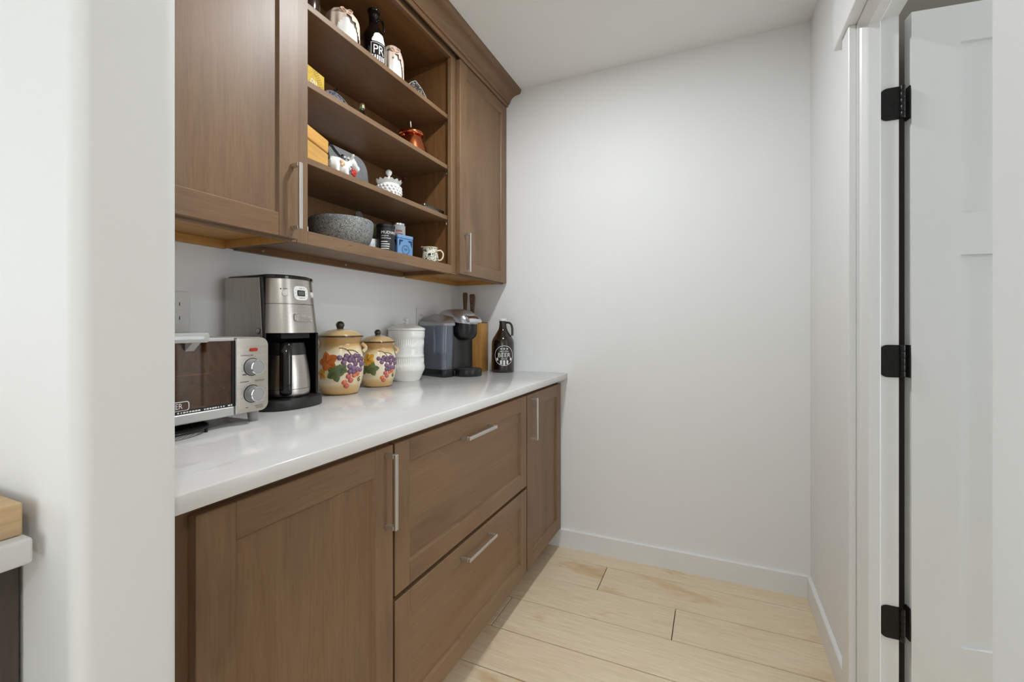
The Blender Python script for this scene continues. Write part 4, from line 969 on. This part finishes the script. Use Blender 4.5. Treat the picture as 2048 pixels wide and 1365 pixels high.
# blue tea tin (square)
t = thing('blue_tin', 'square blue tin with dark corner ornaments and round emblem', 'tin', (-1.165, 1.475, Z4), math.radians(-14))
hw = .039
obj('box', prism(new(), rrect(0, 0, hw*2, hw*2, .007, 4), 0, .078, 'z', .001, 1), blue_tin, t, 40)
obj('lid', prism(new(), rrect(0, 0, hw*2+.003, hw*2+.003, .0082, 4), .0785, .092, 'z', .002, 2), blue_tin_d, t, 40)
def frontx(a, b, d): return Vector((hw+.0003+d, a, b))
def fronty(a, b, d): return Vector((a, -hw-.0003-d, b))
for fn in (frontx, fronty):
    for s_ in (-1, 1):
        bm = new(); pts = [(s_*.032, .072), (s_*.012, .072), (s_*.016, .066), (s_*.024, .064), (s_*.026, .055), (s_*.032, .044)]
        bm.faces.new([bm.verts.new(fn(a, b, .0002)) for a, b in pts]); obj('corner_ornament', bm, navy, t)
    bm = new(); n = 40
    for r0, r1 in ((.0175, .0187), (.0150, .0156)):
        A = [bm.verts.new(fn(r0*math.cos(2*PI*i/n), .034+r0*math.sin(2*PI*i/n), .0002)) for i in range(n)]; B = [bm.verts.new(fn(r1*math.cos(2*PI*i/n), .034+r1*math.sin(2*PI*i/n), .0002)) for i in range(n)]
        for i in range(n): bm.faces.new((A[i], A[(i+1) % n], B[(i+1) % n], B[i]))
    obj('round_emblem', bm, navy, t)
    text('emblem_lettering', 'TIV', .0125, navy, t, (lambda f: (lambda a, b, d: f(a, b+.034, d)))(fn), .0004)
# small white box behind the black tin
t = thing('white_carton', 'small white printed carton wedged between stone bowl and black tin', 'carton', (-1.195, 1.345, Z4), math.radians(-30))
obj('carton', box(new(), -.02, .02, -.022, .022, 0, .060, .001, 1), label_w, t)
marks('print', [(-.010+.010*i, .036, .006, .010) for i in range(3)]+[(-.0135+.009*i, .020, .006, .009) for i in range(4)], mk('pale_grey_ink', (186, 188, 196), .6), t, lambda a, b, d: Vector((.0201+d, a, b)))
# transferware creamer
t = thing('creamer_jug', 'small cream jug with black floral print at right end of lowest shelf', 'jug', (-1.128, 1.638, Z4), math.radians(38))
R = .036
obj('body', lathe(new(), smooth_prof([(.028, 0), (.031, .003), (.034, .012), (.0355, .026), (.033, .042), (.0305, .054), (.031, .064), (.0325, .069)], 5), 48, cap1=False, rf=lambda a, z: 1+(.22*max(0, (z-.045)/.025)*max(0, math.cos(a-PI))**8)), transfer, t, 60)
obj('rim', tube(new(), [((.0325*(1+.21*max(0, math.cos(a-PI))**8))*math.cos(a), (.0325*(1+.21*max(0, math.cos(a-PI))**8))*math.sin(a), .0695+.004*max(0, math.cos(a-PI))**8) for a in [2*PI*i/48 for i in range(48)]], .0014, 6, True), cream, t, 60)
obj('inner_floor', lathe(new(), [(.0005, .060), (.0300, .060)], 32, cap0=False, cap1=False), cream, t)
obj('handle', tube(new(), smooth_prof([(.030, 0, .058), (.044, 0, .060), (.055, 0, .048), (.054, 0, .030), (.045, 0, .018), (.033, 0, .017)], 5), .0036, 8), cream, t, 60)
# wire rack sliver left of the bowl
t = obj('wire_rack', tube(new(), [(0, 0, .001), (0, .03, .001), (0, .036, .006), (0, .036, .028), (0, .03, .034), (0, -.01, .034)], .0016, 8), chrome, None, 60)
t.location = (-1.128, .955, Z4+.001); tag(t, 'thin wire rack standing at the left end of the lowest shelf', 'rack')

# third shelf -----------------------------------------------------
t = thing('wooden_box', 'blond wooden keepsake box with lid at the left of the third shelf', 'box', (-1.165, 1.005, Z3), math.radians(18.6))
obj('box', box(new(), -.05, .05, -.070, .062, 0, .060, .002, 1), yellow_wood, t); obj('lid', box(new(), -.0515, .0515, -.0715, .0635, .0625, .105, .006, 3), yellow_wood, t, 40)
obj('hinge_strip', box(new(), -.048, .048, -.068, .060, .0602, .0623), mk('box_gap_brown', (120, 76, 30), .7), t)
# platter leaning on the back
bm = new(); prism(bm, rrect(0, .0965, .42, .193, .055, 8), 0, .010, 'x', .003, 2)
pl = obj('serving_platter', bm, platter_m, None, 40); pl.location = (-1.305, 1.240, Z3); pl.rotation_euler = (0, math.radians(-7), 0); tag(pl, 'pale grey rectangular serving platter leaning at back of third shelf', 'platter')
bm = new(); o_ = rrect(0, .0965, .418, .191, .054, 8); i_ = rrect(0, .0965, .37, .145, .034, 8)
A = [bm.verts.new((.0135, a, b)) for a, b in o_]; B = [bm.verts.new((.0102, a, b)) for a, b in i_]; Cc = [bm.verts.new((.0100, a, b)) for a, b in o_]
for i in range(len(A)): j = (i+1) % len(A); bm.faces.new((A[i], A[j], B[j], B[i])); bm.faces.new((Cc[i], Cc[j], A[j], A[i]))
obj('raised_rim', bm, platter_m, pl, 40)
# cow creamer
def cow():
    t = thing('cow_creamer', 'white ceramic cow creamer with red flower and black tail handle', 'figurine', (-1.155, 1.152, Z3), math.radians(8))
    me = bpy.data.meshes.new('body'); bmv = [(0, -.050, .042, .026), (0, -.02, .045, .029), (0, .012, .046, .027), (0, .034, .062, .018), (0, .050, .080, .019), (0, .066, .074, .0145), (0, .080, .069, .012)]
    legs = []
    bm = new(); tube(bm, [(p[0], p[1], p[2]) for p in bmv[:1]]+[(0, -.056, .042)] if False else [(0, -.062, .042), (0, -.05, .042), (0, -.02, .044), (0, .010, .047), (0, .028, .056), (0, .044, .074)], [.010, .024, .029, .026, .021, .012], 18)
    bmesh.ops.scale(bm, vec=(.85, 1, 1), verts=bm.verts)
    for sx in (-1, 1):
        for y in (-.042, .008): tube(bm, [(sx*.014, y, .035), (sx*.016, y, .015), (sx*.016, y, .001)], [.010, .008, .009], 10)
    # head: tapering muzzle, cut off as pouring spout
    tube(bm, [(0, .030, .082), (0, .044, .081), (0, .060, .074), (0, .076, .067), (0, .086, .0635), (0, .088, .063)], [.008, .020, .018, .014, .0145, .010], 18)
    for sx in (-1, 1): tube(bm, [(sx*.012, .040, .090), (sx*.021, .036, .095), (sx*.027, .034, .099)], [.007, .006, .002], 8)
    o = obj('body', bm, milk, t, 70)
    md = o.modifiers.new('rm', 'REMESH'); md.mode = 'VOXEL'; md.voxel_size = .0022; md.use_smooth_shade = True
    ms = o.modifiers.new('sm', 'SMOOTH'); ms.iterations = 6; ms.factor = .5
    obj('tail_handle', tube(new(), smooth_prof([(0, -.062, .052), (0, -.072, .085), (0, -.055, .100), (0, -.030, .089), (0, -.008, .080), (.0, .006, .082), (.0, .008, .090)], 5), [.0045]*31, 8), blk_gl, t, 60)
    obj('flower', ball(ball(ball(ball(ball(new(), (.026, .030, .040), .0075, .7), (.026, .040, .037), .0075, .7), (.026, .036, .028), .0075, .7), (.026, .026, .030), .0075, .7), (.029, .033, .034), .006, .7), red_fl, t, 60)
    obj('small_flower', ball(ball(ball(new(), (.025, -.030, .052), .0065, .6), (.025, -.020, .048), .0065, .6), (.025, -.028, .042), .0065, .6), peach, t, 60)
    for (y, z) in ((.020, .050), (.018, .036), (.016, .028)): obj('blue_leaf', ball(new(), (.0255, y, z), .005, .4, 1, .6), mk('blue_leaf_glaze', (90, 104, 124), .3), t, 60)
    obj('eye_spot', ball(new(), (.012, .022, .076), .0045, .8, 1, .6), blk_gl, t, 60)
cow()
# milk-glass hobnail jar
def hobnail():
    t = thing('hobnail_jar', 'white milk glass hobnail jar with ruffled rim and knob lid', 'jar', (-1.190, 1.440, Z3))
    pr = smooth_prof([(.026, 0), (.034, .004), (.044, .022), (.0485, .042), (.047, .060), (.042, .072)], 4)
    b = obj('bowl', lathe(new(), pr, 48), milk, t, 60)
    nb = None
    for r_, (z, R) in enumerate(((.014, .0405), (.025, .0455), (.036, .0485), (.047, .0488), (.058, .0478))):
        for i in range(20):
            a = 2*PI*(i+.5*(r_ % 2))/20
            if not nb: o = nb = obj('hobnail', ball(new(), (0, 0, 0), .0052, .8, 1, 1, 10, 6), milk, b, 80)
            else: o = nb.copy(); COL.objects.link(o); o.parent = b
            o.location = (R*math.cos(a), R*math.sin(a), z); o.rotation_euler = (0, 0, a)
    bm = new(); n = 96; A = []; B = []
    for i in range(n):
        a = 2*PI*i/n; tip = abs(math.sin(7*a))
        A.append(bm.verts.new((.042*math.cos(a), .042*math.sin(a), .070))); rr = .0475+.0055*tip; B.append(bm.verts.new((rr*math.cos(a), rr*math.sin(a), .080+.008*tip)))
    for i in range(n): bm.faces.new((A[i], A[(i+1) % n], B[(i+1) % n], B[i]))
    bmesh.ops.solidify(bm, geom=list(bm.faces), thickness=.002); obj('ruffled_rim', bm, milk, t, 60)
    l = obj('lid', lathe(new(), smooth_prof([(.040, .0725), (.038, .078), (.028, .091), (.014, .099), (.006, .103), (.0045, .108)], 4), 40), milk, t, 60)
    obj('knob', lathe(new(), smooth_prof([(.0045, .108), (.009, .112), (.0125, .120), (.0115, .127), (.006, .1325), (.0005, .1345)], 4), 24), milk, l, 60)
hobnail()
# glass dish
t = thing('glass_dish', 'flat clear green-edged glass dish lying on the third shelf', 'dish', (-1.160, 1.627, Z3), math.radians(0))
obj('dish', prism(new(), rrect(0, 0, .13, .155, .012, 4), 0, .012, 'z', .003, 2), clear_glass, t, 40)
obj('rim', tube(new(), [(p[0], p[1], .0150) for p in rrect(0, 0, .128, .153, .012, 4)], .0026, 8, True), clear_glass, t, 60)

# second shelf -----------------------------------------------------
t = thing('gold_box', 'gold patterned gift box with cursive white lettering on second shelf', 'box', (-1.160, 1.000, Z2), math.radians(9.5))
obj('box', box(new(), -.035, .035, -.070, .056, 0, .072, .001, 1), gold_print, t)
bm = new()
for i in range(16):
    for j in range(3):
        a = .9-i*.055; r_ = .108+j*.0075; y, z = -.068+r_*math.cos(a), -.014+r_*math.sin(a)
        if -.068 < y < .054 and .002 < z < .070: lathe_ = bm.faces.new([bm.verts.new((.0354, y+.0019*math.cos(q*PI/3), z+.0019*math.sin(q*PI/3))) for q in range(6)])
o = obj('dot_print', bm, mk('dark_gold_ink', (120, 92, 30), .5), t); o['kind'] = 'stuff'
text('lettering', 'nu', .030, white_ink, t, lambda a, b, d: Vector((.0354+d, a+.006+b*.2, b+.033)), .0004)
# blue plate on stand with little finial
t = thing('blue_plate', 'blue and white patterned plate standing upright behind the second shelf edge', 'plate', (-1.300, 1.275, Z2))
o = obj('plate', lathe(new(), smooth_prof([(.03, 0), (.05, .001), (.078, .010), (.080, .012), (.076, .0125), (.05, .004), (.001, .003)], 4), 56, cap1=False), blue_print, t, 60)
MP = Matrix.Translation((0, 0, .0815)) @ Matrix.Rotation(math.radians(78), 4, 'Y'); o.matrix_local = MP
obj('rim_line', tube(new(), [(.0795*math.cos(2*PI*i/56), .0795*math.sin(2*PI*i/56), .0125) for i in range(56)], .0012, 6, True), white_cer, t, 60).matrix_local = MP
obj('stand_back', tube(new(), smooth_prof([(-.022, 0, .003), (-.0235, 0, .04), (-.024, 0, .09), (-.008, 0, .166), (-.002, .004, .172), (-.004, 0, .178), (-.008, -.004, .172), (-.006, 0, .166)], 4), .0018, 6), wire_m, t, 60)
# small bottle with gold cap
t = thing('small_bottle', 'small bottle with pale gold cap just visible on second shelf', 'bottle', (-1.238, 1.342, Z2))
obj('glass', lathe(new(), smooth_prof([(.020, 0), (.022, .004), (.022, .06), (.018, .085), (.0075, .104), (.007, .116)], 4), 28), clear_glass, t, 60)
obj('cap', lathe(new(), [(.0085, .1165), (.010, .118), (.0105, .128), (.0095, .134), (.008, .136), (.0005, .1362)], 24), gold_cork, t, 40)
# white plate
t = thing('white_plate', 'plain white plate edge showing over the second shelf, left of copper pot', 'plate', (-1.315, 1.475, Z2))
o = obj('plate', lathe(new(), smooth_prof([(.02, 0), (.038, .001), (.062, .008), (.064, .010), (.060, .0105), (.03, .004), (.001, .003)], 4), 48, cap1=False), white_cer, t, 60)
o.matrix_local = Matrix.Translation((0, 0, .0650)) @ Matrix.Rotation(math.radians(80), 4, 'Y')
# copper pot
t = thing('copper_pot', 'shiny copper lidded pot with upright handle at right of second shelf', 'pot', (-1.185, 1.580, Z2))
obj('pot', lathe(new(), smooth_prof([(.062, 0), (.067, .003), (.070, .012), (.069, .022), (.066, .036), (.060, .060), (.052, .082), (.047, .088)], 5), 56), copper, t, 60)
obj('base_band', lathe(new(), [(.0675, .0), (.0708, .003), (.0722, .011), (.0702, .020)], 48, cap0=False, cap1=False), copper_d, t, 60)
l = obj('lid', lathe(new(), smooth_prof([(.0475, .0882), (.0545, .091), (.0565, .097), (.0545, .106), (.044, .114), (.020, .118), (.001, .119)], 4), 48), copper, t, 60)
obj('finial', tube(new(), [(0, 0, .113), (0, -.002, .128), (0, -.006, .145), (0, -.009, .158)], [.0042, .0036, .0052, .002], 10), steel, l, 60)
for s_ in (-1, 1): obj('side_knob', ball(new(), (0, s_*.052, .082), .006, 1, 1.2, 1), copper, t, 60)

# top shelf -----------------------------------------------------
t = thing('dark_bottle', 'dark glossy bronze-toned vase at the far left of top shelf', 'vase', (-1.152, 1.012, Z1))
obj('body', lathe(new(), smooth_prof([(.026, 0), (.030, .005), (.036, .04), (.034, .09), (.024, .13), (.012, .16), (.010, .20), (.012, .21)], 5), 36), bronze_dark, t, 60)
obj('collar', lathe(new(), [(.0118, .196), (.0135, .199), (.0118, .202)], 28, cap0=False, cap1=False), copper_d, t, 60)
def favour(x, y, H, R, lab, rz, seed):
    t = thing('wrapped_favour', lab, 'gift', (x, y, Z1), rz, 'wrapped favours')
    def rf(a, z):
        k = z/H; return 1+.06*math.sin(9*a+seed)*(k**1.5)+.03*noise.noise(Vector((math.cos(a)*2+seed, math.sin(a)*2, z*14)))
    obj('bag', lathe(new(), smooth_prof([(R*.86, 0), (R*.97, .006), (R, H*.3), (R*.96, H*.5), (R*.86, H*.70), (R*.66, H*.86), (R*.32, H*.97), (.001, H)], 6), 72, cap1=False, rf=rf), bag_w, t, 60)
    # tulle skirt gathered over the top, in folds
    bm = new(); n = 120; rings = []
    for k in range(13):
        q = k/12; ring = []
        for i in range(n):
            a = 2*PI*i/n; fold = math.sin(13*a+seed)*.5+math.sin(7*a+2*seed)*.5
            if q < .5: r_ = R*1.04*math.sin(q*PI)*(1+.10*fold*q); z = H*(1.03-.42*(1-math.cos(q*PI)))
            else: r_ = R*(1.04+.06*fold*(.8+(q-.5))+.015); z = H*(.61-(q-.5)*2*(.5+.1*math.sin(2*a+seed)))
            ring.append(bm.verts.new(((r_+.002)*math.cos(a), (r_+.002)*math.sin(a), max(z, .004)+.001)))
        rings.append(ring)
    for A, B in zip(rings[1:-1], rings[2:]):
        for i in range(n):
            a = 2*PI*i/n
            if rings.index(A) > 4 and math.cos(a-.15) > .985-.32*((rings.index(A)-5)/6)**.8: continue        # parted at the front, showing the bag
            j = (i+1) % n; bm.faces.new((A[i], A[j], B[j], B[i]))
    for v in [v for v in bm.verts if not v.link_faces]: bm.verts.remove(v)
    obj('tulle_wrap', bm, tulle, t, 80)
    bm = new()
    for s_ in (-1, 1): tube(bm, smooth_prof([(R*.90, 0, H*.80), (R*1.0, s_*.010, H*.86), (R*1.02, s_*.020, H*.82), (R*1.02, s_*.010, H*.77), (R*.95, 0, H*.79)], 4), .0028, 8, flat=(1.4, .7))
    ball(bm, (R*1.0, 0, H*.79), .0055); obj('ribbon_bow', bm, ribbon, t, 60)
favour(-1.165, 1.165, .128, .053, 'larger round wrapped favour in beige tulle left of the black bottle', math.radians(-30), .7)
favour(-1.165, 1.428, .156, .040, 'slimmer tulle-wrapped white favour right of the black bottle', math.radians(-35), 2.1)
t = thing('black_bottle', 'tall black glass bottle with white printed emblem on top shelf', 'bottle', (-1.160, 1.318, Z1))
R = .042
obj('glass', lathe(new(), smooth_prof([(R*.9, 0), (R, .006), (R, .06), (R, .110), (R*.93, .130), (R*.62, .158), (.0185, .176), (.0175, .196), (.0195, .210), (.0195, .221)], 5), 48), blk_glass, t, 40)
obj('stopper', lathe(new(), [(.0215, .2212), (.023, .223), (.023, .228), (.0005, .2285)], 32), blk_gl, t, 40)
obj('swing_handle', tube(new(), smooth_prof([(.016, 0, .190), (.030, .008, .188), (.037, .012, .168), (.036, .014, .146)], 4), .0042, 8), blk_glass, t, 60)
ang = math.radians(-24)
f = on_cyl(R, ang, 0)
text('printed_word', 'PR', .046, white_ink, t, on_cyl(R, ang, .064), .0004, .85); marks('printed_strokes', [(-.022+.0088*i, .036, .005, .018) for i in range(6)], white_ink, t, f)
bm = new(); rows = []
for i in range(11):
    q = i/10; hw_ = .027*math.sqrt(max(0, 1-q**2.2))*(1+.08*math.sin(9*q))+.001; rows.append([bm.verts.new(f(-hw_*.85+hw_*1.85*j/10, .094+.034*q, .0003)) for j in range(11)])
for A, B in zip(rows[:-1], rows[1:]):
    for j in range(10): bm.faces.new((A[j], A[j+1], B[j+1], B[j]))
obj('printed_emblem', bm, white_ink, t)
for (a0, a1, z0, z1) in ((-.028, -.0265, .030, .090), (.0265, .028, .030, .090), (-.028, .028, .0885, .090)):
    bm = new(); n = 10; A = [bm.verts.new(f(a0+(a1-a0)*i/n, z0, .0003)) for i in range(n+1)]; B = [bm.verts.new(f(a0+(a1-a0)*i/n, z1, .0003)) for i in range(n+1)]
    for i in range(n): bm.faces.new((A[i], A[i+1], B[i+1], B[i]))
    obj('printed_frame', bm, white_ink, t)
# pointed patterned plate
n = 24; pts = []
for k in range(4):
    a0 = PI/2*k
    for i in range(n//4*2):
        q = i/(n//4*2); p0 = Vector((math.cos(a0), math.sin(a0))); p1 = Vector((math.cos(a0+PI/2), math.sin(a0+PI/2)))
        p = p0.lerp(p1, q)+(p0+p1).normalized()*.11*math.sin(PI*q)*1.0; pts.append((p.x*.056, p.y*.056+.0562))
bm = new(); prism(bm, pts, 0, .006, 'x', .001, 1)
o = obj('pointed_plate', bm, dark_print, None, 40); o.location = (-1.168, 1.598, Z1+.0024); o.rotation_euler = (0, math.radians(-8), math.radians(-12)); tag(o, 'dark patterned plate with pointed corner at right end of top shelf', 'plate')
obj('edge_line', tube(new(), [(.006, a, b) for a, b in pts], .0013, 6, True), white_cer, o, 60)
